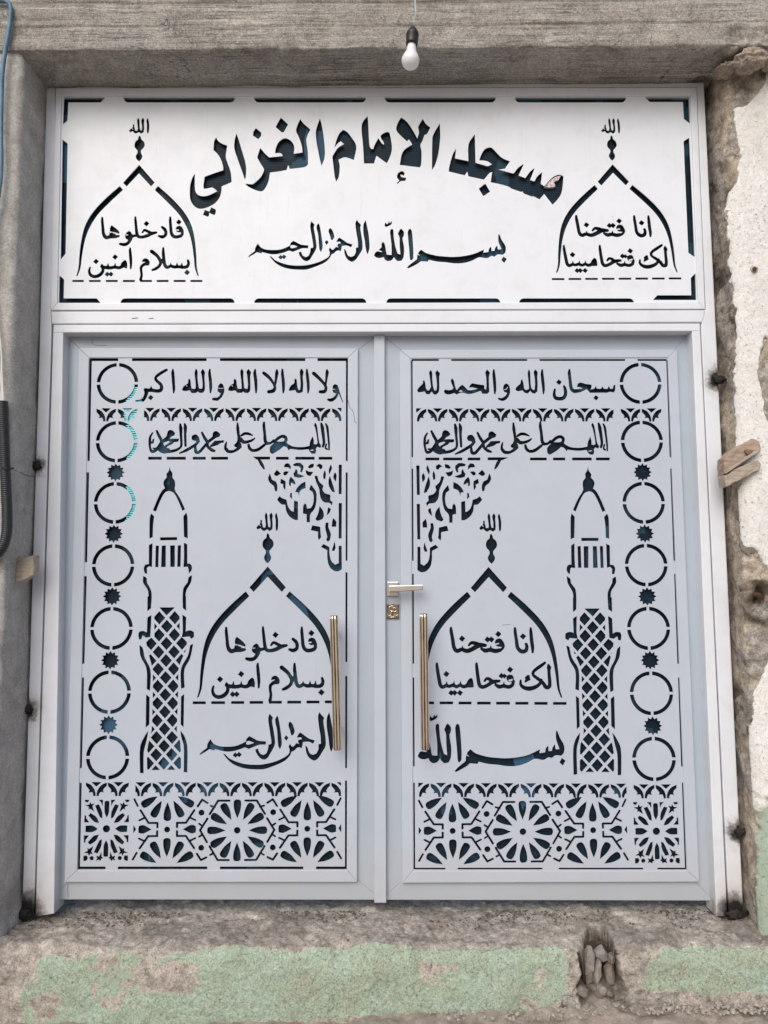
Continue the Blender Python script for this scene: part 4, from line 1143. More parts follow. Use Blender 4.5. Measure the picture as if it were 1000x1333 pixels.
CONC = wall_mat('smooth_concrete', [(0.30, (0.32, 0.308, 0.292)), (0.5, (0.44, 0.43, 0.415)), (0.70, (0.55, 0.54, 0.52))], 15, False, False, 0.55, 0.6)
BOARD = wall_mat('board_marked_concrete', [(0.30, (0.235, 0.22, 0.198)), (0.5, (0.405, 0.382, 0.35)), (0.70, (0.565, 0.54, 0.50))], 13, False, True, 1.0, 0.9)
PIER = wall_mat('mortar_and_plaster', [(0.34, (0.24, 0.195, 0.145)), (0.5, (0.48, 0.415, 0.335)), (0.66, (0.66, 0.59, 0.50))], 24)
BASE = wall_mat('threshold_cement', [(0.34, (0.26, 0.23, 0.197)), (0.5, (0.455, 0.412, 0.365)), (0.66, (0.64, 0.598, 0.54))], 26)

wall = empty('building_wall', (0.0, YW, 0.0), 'old concrete and plaster wall with peeling green and white paint around the gate', 'wall')
# left pillar: smooth concrete with an arris
pth = densify([(-6.0, YW), (XL-0.35, YW), (XL-0.022, YW)]+corner((XL-0.022, YW+0.022), 0.022, -90, 0)[1:]+[(XL, 0.14)], [0.6, 0.014]+[0.01]*7+[0.012])
def d_left(P, Nn):
    d = 0.004*fbm(P, 6, 3, 1)+0.0012*fbm(P, 60, 3, 2)
    arris = np.exp(-((P[:, 0]-XL)**2+(P[:, 1]-YW)**2)/0.03**2)
    d = d-arris*np.clip(fbm(P, 16, 5, 5)*0.006, 0, 0.012)
    # board joint and a lower rough toe
    pits = sstep(0.55, 0.8, fbm(P, 45, 3, 7))*0.003; d = d-pits
    d = d+0.02*sstep(0.10, -0.06, P[:, 2])*fbm(P, 22, 4, 9)
    return d, None
lp = strip('concrete_pillar', pth, spaced((-0.4, 3.2, 0.014)), lambda p, s: np.stack([p[:, 0], p[:, 1], s], -1), d_left, CONC, wall)
lp.data.materials[0] = CONC
# trim height: pillar stops inside the lintel
# lintel
ZLT = ZL
pth = densify([(5.0, YW-0.012), (ZLT+0.45, YW-0.012), (ZLT+0.012, YW-0.012)]+[(c[1], c[0]) for c in corner((YW-0.012+0.012, ZLT+0.012), 0.012, 180, 270, 5)][1:]+[(ZLT, 0.14)], [0.5, 0.004]+[0.004]*5+[0.007])
def d_lint(P, Nn):
    front = np.abs(Nn[:, 1]) > 0.5
    g = fbm(P, 34, 4, 11, 0.6, (0.05, 1, 1))
    d = 0.0016*g*np.where(front, 1, 0.35)+0.0035*fbm(P, 7, 3, 12)+0.001*fbm(P, 90, 2, 13)
    # board edges: shallow steps every 8 to 10 cm
    zz = (P[:, 2]-ZLT)/0.083+0.12*fbm(P, 1.2, 2, 14)
    d = d-0.005*np.exp(-((zz-np.round(zz))/0.035)**2)*front*(np.round(zz) > 0)+0.003*np.sin(np.floor(zz)*12.9)*front
    ar = np.exp(-((P[:, 2]-ZLT)**2+(P[:, 1]-YW)**2)/0.02**2)
    d = d-ar*np.clip(fbm(P, 12, 4, 15)*0.012, 0, 0.02)
    # rough broken end over the right jamb
    e = sstep(XR-0.16, XR+0.02, P[:, 0])*sstep(ZLT+0.13, ZLT, P[:, 2])
    d = d+e*0.018*fbm(P, 20, 4, 16)
    return d, None
lt = strip('concrete_lintel', pth, spaced((-6, -1.75, 0.5), (-1.75, 1.75, 0.0075), (1.75, 6, 0.5)), lambda p, s: np.stack([s, p[:, 1], p[:, 0]], -1), d_lint, BOARD, wall, -1)
# right pier
BND = [(60, 1012), (80, 1004), (114, 992), (139, 971), (142, 956), (175, 957), (193, 963), (227, 963), (249, 953), (265, 952), (294, 955), (340, 955), (392, 960), (452, 962), (520, 964), (570, 966), (627, 968.7), (690, 968.7), (708, 972), (718, 986), (735, 994), (760, 1013), (845, 1013), (860, 999), (877, 994), (900, 986.5), (946, 984), (1023, 984), (1053, 985), (1062, 991), (1105, 992), (1112, 992), (1160, 994), (1166, 989), (1206, 990.5), (1333, 996)]
bx = []; bz = []
for py, px in BND:
    x, z = up(px, py, YR); bx.append(float(x)); bz.append(float(z))
bx = np.array(bx[::-1]); bz = np.array(bz[::-1])
ZGREEN = float(up(985, 1036, YR)[1])
hx, hz = [float(v) for v in up(992, 776, YR)]; rx_, rz_ = [float(v) for v in up(975, 80, YR)]
nx_, nzl = [float(v) for v in up(1000, 500, YR)]
def d_pier(P, Nn):
    x, z = P[:, 0], P[:, 2]
    front = Nn[:, 1] < -0.35
    edge = np.interp(z, bz, bx)+0.006*fbm(P, 30, 4, 21)+0.002*fbm(P, 160, 2, 22)
    pl = sstep(-0.0015, 0.0015, x-edge)*(x > XR-0.02)*front
    st = sstep(0.05, 0.25, fbm(P, 9, 5, 23)-1.2*((x-nx_)**2/0.035**2+(z-nzl)**2/0.22**2)+0.75)*pl      # worn patch
    pl = pl*(1-st)
    d = 0.010*fbm(P, 5, 4, 24)+0.004*fbm(P, 26, 4, 25)+0.0018*fbm(P, 110, 3, 26)
    d = d*(1-0.72*pl)+pl*(0.011+0.0012*fbm(P, 170, 2, 27))
    flake = sstep(0.05, 0.075, fbm(P, 7, 6, 36, 0.62)+0.25*fbm(P, 60, 3, 37))*(1-pl)
    d = d+flake*0.0065
    lump = sstep(0.0, 0.4, fbm(P, 11, 3, 28))*0.010*(1-pl)
    d = d+lump
    # broken mortar cavity with a rusty bar in it
    q = np.sqrt(((x-hx)/0.034)**2+((z-hz)/0.05)**2)+0.35*fbm(P, 28, 3, 29)
    d = d-0.055*sstep(1.0, 0.35, q)*front+0.02*np.exp(-((q-1.25)/0.3)**2)*front
    # stone lump under the lintel
    q2 = np.sqrt(((x-rx_)/0.055)**2+((z-rz_)/0.045)**2)+0.3*fbm(P, 24, 3, 30)
    d = d+0.05*sstep(1.1, 0.5, q2)*front*(1+0.5*fbm(P, 30, 3, 31))
    # shrink-back along the reveal (irregular, like hand-thrown mortar)
    rv = ~front
    d = d*np.where(rv, 0.55, 1)+rv*(0.006*fbm(P, 8, 4, 32)-0.003)
    gm = pl*sstep(-0.004, 0.004, ZGREEN-z+0.012*fbm(P, 26, 4, 33))
    old = sstep(0.15, 0.3, fbm(P, 8, 5, 35))*sstep(0.02, -0.02, z-ZGREEN+0.25)*0.0
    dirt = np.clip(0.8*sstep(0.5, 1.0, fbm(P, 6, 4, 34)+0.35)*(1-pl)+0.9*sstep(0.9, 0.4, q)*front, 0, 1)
    on = front*(x > XR-0.02)
    ex = fbm(P, 9, 5, 23)-1.2*((x-nx_)**2/0.035**2+(z-nzl)**2/0.22**2)+0.75
    rv_ = np.minimum(np.clip(0.5+(x-edge)/0.05, 0, 1), np.clip(0.5-(ex-0.15), 0, 1))*on
    gv_ = np.minimum(np.minimum(np.clip(0.5+(ZGREEN-z+0.012*fbm(P, 26, 4, 33))/0.05, 0, 1), rv_), np.clip(0.66-0.45*fbm(P, 10, 5, 38), 0, 1))*on
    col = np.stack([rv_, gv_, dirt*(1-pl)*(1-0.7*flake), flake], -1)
    return d, np.clip(col, 0, 1)
pth = densify([(XR, 0.14), (XR, YR+0.05)]+corner((XR+0.05, YR+0.05), 0.05, 180, 270, 14)[1:]+[(XR+0.26, YR), (6.0, YR)], [0.007]+[0.004]*14+[0.0032, 0.6])
pr = strip('plastered_pier', pth, spaced((-0.4, 3.2, 0.0052)), lambda p, s: np.stack([p[:, 0], p[:, 1], s], -1), d_pier, PIER, wall)
# threshold
GREEN_A = [(36, 1262), (60, 1240), (95, 1249), (140, 1236), (200, 1247), (262, 1240), (330, 1236), (380, 1243), (430, 1232), (500, 1225), (560, 1224), (640, 1221), (700, 1219), (722, 1221), (733, 1237), (741, 1256), (737, 1288), (728, 1304), (700, 1313), (640, 1322), (540, 1322), (430, 1326), (330, 1331), (120, 1338), (40, 1338), (24, 1316)]
GREEN_B = [(836, 1228), (846, 1243), (841, 1264), (833.6, 1284), (846, 1291), (880, 1288), (930, 1294), (1010, 1290), (1040, 1280), (1040, 1190), (1001, 1204), (958, 1210), (903, 1213), (880, 1222), (866, 1226), (850, 1224)]
HOLE = [(766, 1209), (783, 1206), (796, 1217), (803, 1236), (806, 1254), (811, 1274), (818, 1296), (812, 1307), (786, 1311), (757, 1313), (749, 1290), (755, 1272), (753, 1240), (759, 1221)]
YB = YW-0.010
gA = np.stack(up(*np.array(GREEN_A, float).T, YB), -1); gB = np.stack(up(*np.array(GREEN_B, float).T, YB), -1); hP = np.stack(up(*np.array(HOLE, float).T, YB), -1)
ZS = -0.012
def d_base(P, Nn):
    x, y, z = P.T; front = sstep(0.2, 0.7, -Nn[:, 1])
    jit = 0.007*fbm(P, 26, 4, 41)+0.003*fbm(P, 110, 2, 42)
    ga = sstep(0.0025, -0.0025, sd_poly(gA, x, z)+jit); gb = sstep(0.0025, -0.0025, sd_poly(gB, x, z)+jit)
    g = np.maximum(ga, gb)*front
    wear = sstep(0.10, 0.85, fbm(P, 11, 6, 43, 0.62)+1.1*sstep(-0.12, -0.19, z)*sstep(0.4, 0.7, x)); g2 = g*(0.93-0.75*wear)
    rel = P-CAM; dep = rel@CF; pxx = 500+FPX*(rel@CR)/dep; pyy = 666.5-FPX*(rel@CU)/dep      # where the photograph sees each point
    h = sd_poly(np.array(HOLE, float), pxx, pyy)*0.00245+0.9*jit
    hm = sstep(0.002, -0.006, h)*(y < YB+0.16)
    d = 0.010*fbm(P, 5, 4, 44)+0.005*fbm(P, 22, 4, 45)+0.0022*fbm(P, 90, 3, 46)
    d = np.where(front > 0.5, d*0.6, d)+g*0.0022
    flake = sstep(0.15, 0.18, fbm(P, 6, 6, 52, 0.62)+0.25*fbm(P, 60, 3, 53))*(1-g)
    d = d+flake*0.004
    # worn, crumbling nosing
    nose = np.exp(-((y-YB)**2+(z-ZS)**2)/0.035**2); d = d-nose*(0.012+0.014*fbm(P, 9, 4, 47))
    # rising sill: little grit ridge in front of the door
    top = sstep(0.2, 0.7, Nn[:, 2])
    d = d+top*(0.006*np.clip(fbm(P, 40, 4, 48), -0.2, 1))
    heap = sstep(-0.075, -0.155, z+0.02*fbm(P, 16, 3, 54))
    d = d-hm*(0.115*(1-0.85*heap)+heap*0.035*fbm(P, 30, 4, 49)*0.8)
    hm = hm*(1-0.75*heap)
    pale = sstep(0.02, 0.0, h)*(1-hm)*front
    hd = sstep(0.003, -0.003, h)*(1-0.55*heap)  # hole mask: near-black soil tone that also paints in the hole's shade
    dirt = np.clip(hd*1.2+0.35*top*sstep(0.1, 0.6, fbm(P, 7, 4, 50)), 0, 1)  # soil tone and painted shade of the hole, plus dirt on the top
    sdm = np.minimum(sd_poly(gA, x, z), sd_poly(gB, x, z))+jit
    gv_ = np.minimum(np.clip(0.5-sdm/0.05, 0, 1), np.clip(0.72-0.42*fbm(P, 10, 5, 43)-0.30*sstep(-0.12, -0.19, z)*sstep(0.4, 0.7, x), 0, 1))*sstep(0.1, 0.4, -Nn[:, 1])*(1-hd)
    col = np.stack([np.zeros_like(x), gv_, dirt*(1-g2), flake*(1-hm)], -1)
    return d, np.clip(col, 0, 1)
pth = densify([(YB, ZG-0.12), (YB, ZS-0.03)]+[c for c in corner((YB+0.03, ZS-0.03), 0.03, 180, 90, 8)][1:]+[(0.14, ZS)], [0.0042]+[0.004]*8+[0.0055])
th = strip('threshold', pth, spaced((-6, -1.6, 0.5), (-1.6, 1.7, 0.0050), (1.7, 6, 0.5)), lambda p, s: np.stack([s, p[:, 0], p[:, 1]], -1), d_base, BASE, wall, -1)

# ------------------------------------------------------------------ ground
def ground():
    xs = spaced((-150, -6, 12), (-6, -1.7, 0.3), (-1.7, 1.8, 0.012), (1.8, 6, 0.3), (6, 150, 12))
    ys = spaced((-220, -10, 14), (-10, -1.2, 0.3), (-1.2, YW-0.28, 0.03), (YW-0.28, YW+0.12, 0.008))
    X, Y = np.meshgrid(xs, ys); P = np.stack([X.ravel(), Y.ravel(), np.zeros(X.size)], -1)
    near = sstep(1.6, 0.2, np.abs(P[:, 1]-YW))
    z = ZG+0.012*fbm(P, 6, 4, 61)*near+0.006*fbm(P, 40, 3, 62)*near
    z = z+0.028*np.exp(-((P[:, 1]-YW)/0.10)**2)*sstep(0.15, 0.65, P[:, 0])*(0.9+0.6*fbm(P, 12, 4, 63))     # debris heaped against the wall
    z = z-0.02*sstep(0.3, -0.4, P[:, 0])*near
    P[:, 2] = z; k = len(xs); F = []
    for i in range(len(ys)-1): F += [(i*k+j, i*k+j+1, (i+1)*k+j+1, (i+1)*k+j) for j in range(k-1)]
    m, t, b = mat_new('dry_dirt')
    c = ramp(t, nz(t, 22, 9, 0.7), [(0.3, (0.22, 0.185, 0.15)), (0.5, (0.34, 0.295, 0.25)), (0.7, (0.46, 0.41, 0.36))])
    c = mix(t, math_(t, 'MULTIPLY', ramp(t, nz(t, 110, 4, .7), [(0.58, (0, 0, 0)), (0.68, (1, 1, 1))]), 0.6), c, (0.14, 0.12, 0.10))
    t.links.new(c, b.inputs['Base Color']); b.inputs['Roughness'].default_value = 0.95
    bump(t, b, nz(t, 90, 6, 0.7), 0.7, 0.01)
    tag(from_np('ground', P, F, m), kind='structure')
ground()
# ------------------------------------------------------------------ things on and around the wall
# hanging bulb
by = -0.30
bulb = empty('light_bulb', upv(533.5, 88, by), 'white bulb in a black socket hanging on a thin cord before the lintel', 'light bulb')
BLACK = simple('black_bakelite', (0.018, 0.019, 0.022), 0.42, 0, 0.3, 60)
OPAL = simple('opal_bulb_plastic', (0.80, 0.80, 0.82), 0.30, 0, 0.04, 40)
CORDM = simple('pale_blue_cord', (0.42, 0.56, 0.60), 0.5, 0, 0.2, 60)
def bp(px, py): return upv(px, py, by)
bot = bp(533.6, 89.8); topp = bp(538.3, 30.5); mm = 0.00235
ax = (topp-bot).normalized(); H = (topp-bot).length
def lathe(name, base, axis, prof, mat, parent, seg=28):
    pts = [base+axis*z for z, r in prof]
    # profile sampled along the axis; repeated heights nudged apart
    return lathe_path(name, pts, lambda i, n: [(prof[i][1]*math.cos(2*math.pi*j/seg), prof[i][1]*math.sin(2*math.pi*j/seg)) for j in range(seg)], mat, parent)
R0 = 12.5*mm
gl = [(R0*(1-math.cos(a)), max(0.0004, R0*math.sin(a))) for a in [math.radians(x) for x in (2, 10, 20, 32, 45, 58, 72, 86)]]
gl += [(R0*1.15, R0*0.985), (R0*1.42, R0*0.88), (R0*1.72, R0*0.73), (R0*1.96, R0*0.61), (R0*1.985, R0*0.575), (R0*2.35, R0*0.52), (R0*2.8, R0*0.46), (R0*3.02, R0*0.40), (R0*3.1, 0.003)]
lathe('globe', bot, ax, gl, OPAL, bulb)
s0 = H*0.55
lathe('socket', bot, ax, [(s0-0.004, 0.012), (s0-0.0035, 8.0*mm), (s0+0.004, 8.3*mm), (s0+12*mm, 8.6*mm), (s0+13*mm, 9.1*mm), (s0+16*mm, 8.4*mm), (s0+20*mm, 6.0*mm), (s0+24*mm, 3.6*mm), (s0+25.5*mm, 2.0*mm), (s0+26*mm, 0.001)], BLACK, bulb)
ct = bp(538.5, 32)
cord = [ct+Vector((0, 0, -0.004)), bp(539, 25), bp(541, 18), bp(540.2, 9), bp(540, 0), bp(540, -14)]
top = bp(540, -75)
c1 = tube('cord', cord+[top, Vector((top.x, YW-0.005, top.z+0.02))], 0.0013, CORDM, bulb, 8)
c2 = tube('cord', [bp(540.6, 19)]+[bp(541.4, 14), bp(541.4, 6), bp(541.2, -3), bp(541.4, -14), top+Vector((0.004, 0, 0)), Vector((top.x+0.004, YW-0.005, top.z+0.02))], 0.0012, CORDM, bulb, 8)

# blue cable in the upper left corner
BLUEC = simple('faded_blue_cable', (0.10, 0.20, 0.30), 0.5, 0, 0.35, 40)
yc = YW-0.014
def smooth3(pts, n=6):
    out = []
    P = [pts[0]]+list(pts)+[pts[-1]]
    for i in range(1, len(P)-2):
        a, b, c, d = P[i-1], P[i], P[i+1], P[i+2]
        for q in range(n):
            t_ = q/n; out.append(0.5*((2*b)+(c-a)*t_+(2*a-5*b+4*c-d)*t_*t_+(3*b-a-3*c+d)*t_**3))
    return out+[pts[-1]]
pts = [upv(x, y, yc-0.012) for x, y in ((-40, -8), (-8, 0), (6, 1), (13, 6), (14.2, 16), (12.0, 38), (6.5, 68), (3.2, 95), (1.8, 130), (1.3, 170), (1.6, 215), (-1, 248), (-9, 300), (-16, 400), (-18, 520))]
tag(tube('wall_cable', smooth3(pts), 0.0072, BLUEC, None, 12), 'faded blue cable looping down the wall at the upper left corner', 'cable')

# corrugated conduit with white wires
cond = empty('conduit_pipe', upv(8, 620, YW-0.02), 'black corrugated conduit hanging with white wires beside the left gate post', 'conduit')
COR = simple('black_corrugated_plastic', (0.022, 0.026, 0.032), 0.45, 0, 0.3, 50)
yp = YW-0.024
cp = smooth3([upv(x, y, yp) for x, y in ((3.6, 523), (4.2, 545), (5.4, 575), (6.6, 605), (8.2, 640), (9.4, 668), (9.2, 688), (6.8, 703), (0.5, 716), (-10, 724), (-30, 730), (-70, 733))], 14)
# resample evenly
ln = [0]
for a, b in zip(cp[:-1], cp[1:]): ln.append(ln[-1]+(b-a).length)
def along(s):
    for i in range(len(ln)-1):
        if ln[i+1] >= s: return cp[i].lerp(cp[i+1], (s-ln[i])/max(1e-9, ln[i+1]-ln[i]))
    return cp[-1]
per = 0.0062; nn = int(ln[-1]/per*4)
rp = [along(ln[-1]*i/nn) for i in range(nn+1)]
tube('corrugated_sleeve', rp, lambda i, n: 0.0172 if i % 4 in (0, 1) else 0.0150, COR, cond, 18)
WIRE = simple('white_wire', (0.72, 0.71, 0.69), 0.5, 0, 0.1)
for dx, sw in ((-2.2, -3), (0.0, 0), (1.6, 1.5)):
    tube('wire', smooth3([upv(3.6+dx*0.6, 530, yp), upv(2.6+dx, 512, yp), upv(0.8+dx+sw*0.3, 488, yp), upv(-1.6+dx+sw, 455, yp+0.004), upv(-7+dx+sw, 400, yp+0.008), upv(-14+dx, 330, yp+0.01)]), 0.0021, WIRE, cond, 8)
tie = tube('cable_tie', [along(ln[-1]*0.0)+Vector((0, 0, 0))]*0+[upv(6.4+7.2*math.cos(a), 607+2.6*math.sin(a), yp-0.019*abs(math.sin(a))-0.001) for a in [math.pi*k/10 for k in range(-1, 12)]], 0.0016, BLACK, cond, 8)
kn = upv(14.5, 609.5, yp-0.004); blob('tie_knot', kn, (0.009, 0.005, 0.0045), BLACK, cond, 0.2, 2, 3)
IRONW = simple('thin_binding_wire', (0.10, 0.085, 0.07), 0.6, 0.6, 0.4)
tube('binding_wire', smooth3([kn, upv(25, 614.5, -0.15), upv(37, 619.5, -0.09), upv(45, 620, Y_FRAME-0.004)]), 0.0008, IRONW, cond, 6)

# wooden wedges
def wood_mat(name, a, b_, rot):
    m, t, b = mat_new(name)
    g = t.nodes.new('ShaderNodeNewGeometry'); mp = t.nodes.new('ShaderNodeMapping'); mp.inputs['Rotation'].default_value = (0, rot, 0); mp.inputs['Scale'].default_value = (6, 60, 90)
    t.links.new(g.outputs['Position'], mp.inputs['Vector'])
    n = N(t, 'ShaderNodeTexNoise', Scale=1.2, Detail=8, Roughness=0.6); t.links.new(mp.outputs['Vector'], n.inputs['Vector'])
    c = ramp(t, n.outputs['Fac'], [(0.35, a), (0.65, b_)])
    c = mix(t, ramp(t, nz(t, 45, 6, .7), [(0.55, (0, 0, 0)), (0.75, (0.6, 0.6, 0.6))]), c, (0.30, 0.26, 0.21))
    t.links.new(c, b.inputs['Base Color']); b.inputs['Roughness'].default_value = 0.85; bump(t, b, n.outputs['Fac'], 0.6, 0.004)
    return m
WOODA = wood_mat('grey_wood', (0.30, 0.255, 0.205), (0.46, 0.40, 0.335), 0.35); WOODB = wood_mat('pinkish_wood', (0.24, 0.175, 0.13), (0.43, 0.335, 0.265), 0.55)
def wedge(name, pts, y0, y1, mat, label, seed):
    bm = bmesh.new(); P = pq(pts, y0); n = len(P)
    f = [bm.verts.new((x, y0+random.uniform(0, 0.004), z)) for x, z in P]; g = [bm.verts.new((x, y1, z)) for x, z in P]
    bm.faces.new(f); bm.faces.new(g[::-1])
    for i in range(n): bm.faces.new((f[(i+1) % n], f[i], g[i], g[(i+1) % n]))
    bmesh.ops.triangulate(bm, faces=bm.faces[:]); bmesh.ops.bevel(bm, geom=bm.edges[:], offset=0.0022, segments=1, affect='EDGES')
    bmesh.ops.subdivide_edges(bm, edges=[e for e in bm.edges if e.calc_length() > 0.02], cuts=4, use_grid_fill=True)
    bmesh.ops.triangulate(bm, faces=bm.faces[:])
    for v in bm.verts: v.co += Vector((noise.noise(v.co*60+Vector((seed, 0, 0))), noise.noise(v.co*60+Vector((0, seed, 5))), noise.noise(v.co*70+Vector((0, 5, seed)))))*0.0034
    return tag(from_bm(name, bm, mat), label, 'wood wedge')
wedge('wooden_wedge', [(8.6, 739.5), (16, 734), (30, 727.5), (43.5, 722.3), (44, 749), (30, 755.5), (17, 761), (10.6, 759.5)], -0.150, -0.105, WOODA, 'pale wood wedge between concrete pillar and left gate post', 3)
wedge('wooden_wedge', [(943.5, 597), (951.5, 588), (966.5, 578.5), (981.0, 570.5), (988.5, 574), (991.0, 585), (981.5, 592), (974.5, 599), (960.5, 608), (944.5, 617.5)], -0.168, -0.105, WOODB, 'upper knotty wood wedge with a split end, jammed right of the gate', 8)
wedge('wooden_wedge', [(943.8, 619.5), (956.5, 611), (972.5, 604.5), (988.0, 598), (991.5, 604), (990.0, 611), (972.5, 621), (957.5, 628), (945.8, 633.5)], -0.172, -0.115, WOODA, 'lower smooth wood wedge lying under the split knotty one', 5)

sp_ = [o for o in C.objects if o.name == 'wooden_wedge.001'][0]
prism('splinter', pq([(948, 610.5), (962, 601), (981, 588), (988, 584.5), (988.5, 587.5), (978, 594.5), (960, 606.5), (946, 616)], -0.176), -0.176, -0.150, WOODA, sp_, 0.001)
blob('knot', upv(974.5, 588.5, -0.170), (0.014, 0.007, 0.009), simple('knot_wood', (0.22, 0.14, 0.09), 0.8, 0, 0.5, 60), sp_, 0.35, 3, 4)
# rusty bolt in the white plaster, bar stub in the broken mortar
RUST = simple('rusty_iron', (0.11, 0.065, 0.04), 0.8, 0.4, 0.6, 120, 0.6, 200, 0.002)
p = upv(980.3, 352, YR-0.010)
bolt = empty('wall_bolt', p, 'small rusty bolt sticking out of the white plaster at right', 'bolt')
blob('bolt_head', p+Vector((0, -0.012, 0)), (0.0075, 0.006, 0.0075), RUST, bolt, 0.25, 2, 2)
tube('bolt_shank', [p+Vector((0, -0.012, 0)), p+Vector((0.001, 0.02, 0))], 0.0045, RUST, bolt, 10)
blob('washer', p+Vector((0.003, -0.002, 0.002)), (0.014, 0.003, 0.012), simple('plaster_dab', (0.45, 0.40, 0.34), 0.9), bolt, 0.35, 2, 9)
p = upv(988, 776, YR); q = p+Vector((-0.018, 0.07, 0.018))
bar_ = tube('steel_bar_stub', [q, p.lerp(q, .5)+Vector((0, -0.002, 0)), p+Vector((0.006, -0.006, -0.004))], lambda i, n: 0.010+0.001*i, RUST, None, 10)
tag(bar_, 'rusty round bar end sticking out of the broken mortar at right', 'bar')

# rubble in the hole of the threshold
STONE = simple('grey_rubble', (0.27, 0.25, 0.228), 0.92, 0, 0.35, 45, 0.8, 90, 0.006)
STONE2 = simple('brown_rubble', (0.21, 0.18, 0.152), 0.92, 0, 0.35, 45, 0.8, 90, 0.006)
def stone(px, py, w_, h_, rot, y, mat, label, seed, dep=0.02):
    rg = random.Random(seed*13+5); bm = bmesh.new()
    for _ in range(44):
        d = Vector((rg.gauss(0, 1), rg.gauss(0, 1), rg.gauss(0, 1))).normalized()
        k = rg.uniform(0.86, 1.12); m_ = max(abs(d.x), abs(d.z), 0.3)**0.8
        bm.verts.new((d.x*w_*k/m_, d.y*dep*k, d.z*h_*k/m_))
    bmesh.ops.convex_hull(bm, input=bm.verts)
    bmesh.ops.delete(bm, geom=[v for v in bm.verts if not v.link_faces], context='VERTS')
    bmesh.ops.bevel(bm, geom=bm.edges[:], offset=min(w_, h_)*0.06, segments=1, affect='EDGES')
    bmesh.ops.triangulate(bm, faces=bm.faces[:]); bmesh.ops.subdivide_edges(bm, edges=bm.edges[:], cuts=2, use_grid_fill=True); bmesh.ops.triangulate(bm, faces=bm.faces[:])
    for v in bm.verts: v.co += Vector((noise.noise(v.co*90+Vector((seed, 0, 0))), noise.noise(v.co*90+Vector((0, seed, 0))), noise.noise(v.co*90+Vector((0, 0, seed)))))*0.0016
    bmesh.ops.rotate(bm, verts=bm.verts, matrix=Matrix.Rotation(rot, 3, 'Y'))
    c = upv(px, py, y)
    o = from_bm('rubble_stone', bm, mat, None, False); o.location = c
    return tag(o, label, 'stone', 'rubble in the threshold hole')
mp_ = 0.00245
stone(766.5, 1250, 5.6*mp_, 16.6*mp_, 0.10, YB+0.050, STONE, 'tall upright grey slab of stone at the left of the threshold hole', 1, 0.022)
stone(782, 1242, 7.3*mp_, 7.8*mp_, -0.5, YB+0.057, STONE, 'rounded pale stone high in the middle of the threshold hole', 2, 0.022)
stone(778, 1264, 4.7*mp_, 14.7*mp_, 0.30, YB+0.044, STONE, 'long slanting stone in the middle of the threshold hole', 3, 0.020)
stone(793, 1266, 6.0*mp_, 11.0*mp_, -0.05, YB+0.050, STONE2, 'brownish oblong stone at the right of the threshold hole', 4, 0.022)
stone(757, 1289, 6.5*mp_, 5.5*mp_, 0.5, YB+0.012, STONE2, 'brown chunk at the lower left corner of the threshold hole', 5, 0.016)
stone(784, 1288, 5.5*mp_, 4.5*mp_, -0.4, YB+0.012, STONE, 'small grey chunk at the foot of the slanting stone', 6, 0.014)
stone(806, 1297, 7.5*mp_, 4.5*mp_, 0.25, YB+0.012, STONE2, 'flat brown chunk at the lower right corner of the threshold hole', 7, 0.016)
stone(795, 1247, 4.5*mp_, 6*mp_, 0.3, YB+0.050, STONE2, 'dark brown chunk tucked under the upper right edge of the hole', 12, 0.016)
stone(772, 1314, 5.5*mp_, 5*mp_, 0.2, YB-0.018, STONE, 'small pointed grey stone lying on the ground below the hole', 8, 0.014)
stone(766, 1270, 4.3*mp_, 8.3*mp_, 0.1, YB+0.052, STONE2, 'dark stone under the tall slab in the threshold hole', 10, 0.02)
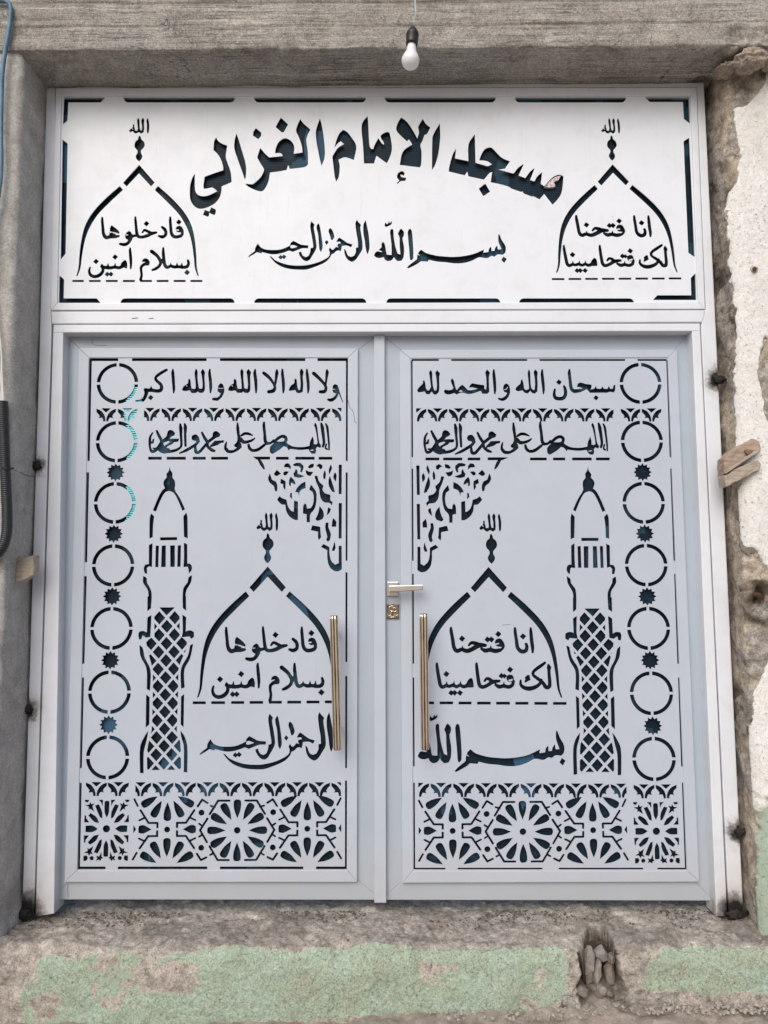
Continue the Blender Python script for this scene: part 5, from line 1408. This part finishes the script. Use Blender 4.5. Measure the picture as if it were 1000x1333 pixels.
# loose chips on the ground along the wall, and grit on the sill
chips = [(788, 1309, 3.2), (811, 1317, 2.6), (799, 1314, 1.6), (842, 1317, 1.8), (868, 1322, 2.0), (913, 1310, 2.4), (921, 1316, 1.6), (948, 1318, 2.6), (958, 1322, 3.4), (972, 1316, 2.8), (985, 1321, 3.6), (965, 1328, 2.6), (992, 1329, 2.8), (938, 1327, 2.0), (700, 1326, 1.6), (736, 1322, 1.5)]
CHIP = simple('pale_chips', (0.40, 0.36, 0.32), 0.92, 0, 0.4, 60)
bm = bmesh.new()
for i in range(420):
    if i < len(chips):
        px, py, r = chips[i]; r *= mp_
    else:
        px = random.choice([random.uniform(560, 1010), random.uniform(850, 1010)]); py = random.uniform(1312, 1336); r = random.choice([random.uniform(0.5, 1.6), random.uniform(1.2, 3.2)])*mp_
    y = YB-0.012-random.uniform(0, 0.05)
    x = float(up(px, py, y)[0]); P_ = Vector((x, y, ZG+0.010+0.022*(1 if x > 0.6 else 0.4)))
    g = bmesh.ops.create_icosphere(bm, subdivisions=1, radius=r)['verts']
    for v in g:
        d = v.co.normalized(); v.co = P_+Vector((v.co.x*random.uniform(.7, 1.2), v.co.y*random.uniform(.7, 1.2), v.co.z*random.uniform(.5, .9)))
tag(from_bm('loose_gravel', bm, CHIP), 'loose stone chips and gravel strewn on the ground along the wall', 'gravel', kind='stuff')
GRIT = simple('sill_grit', (0.13, 0.105, 0.085), 0.95, 0, 0.6, 90)
bm = bmesh.new()
for i in range(1700):
    x = random.uniform(-1.15, 1.17); y = Y_LEAF+0.02-abs(random.gauss(0, 0.055)); r = random.choice([0.0014, 0.002, 0.003, 0.0042])*random.uniform(.6, 1.2)
    if y < YW+0.02: continue
    g = bmesh.ops.create_icosphere(bm, subdivisions=1, radius=r)['verts']; off = Vector((x, y, ZS+0.0035))
    for v in g: v.co = Vector((v.co.x*random.uniform(.6, 1.6), v.co.y*random.uniform(.6, 1.4), v.co.z*random.uniform(.4, .9)))+off
tag(from_bm('sill_crumbs', bm, GRIT), 'dark mortar crumbs and grit lying on the sill under the doors', 'grit', kind='stuff')

# lump of old mortar squeezed out under the lintel at the right
LMP = wall_mat('old_mortar', [(0.28, (0.27, 0.215, 0.175)), (0.5, (0.40, 0.335, 0.28)), (0.72, (0.52, 0.45, 0.38))], 26, False)
blob('mortar_lump', upv(975, 80, YW+0.004), (0.050, 0.045, 0.034), LMP, wall, 0.30, 5, 11)
blob('mortar_lump', upv(944, 92, YW+0.06), (0.034, 0.04, 0.014), LMP, wall, 0.35, 4, 17)
blob('mortar_lump', upv(1004, 80, YW+0.03), (0.030, 0.04, 0.026), LMP, wall, 0.35, 4, 23)
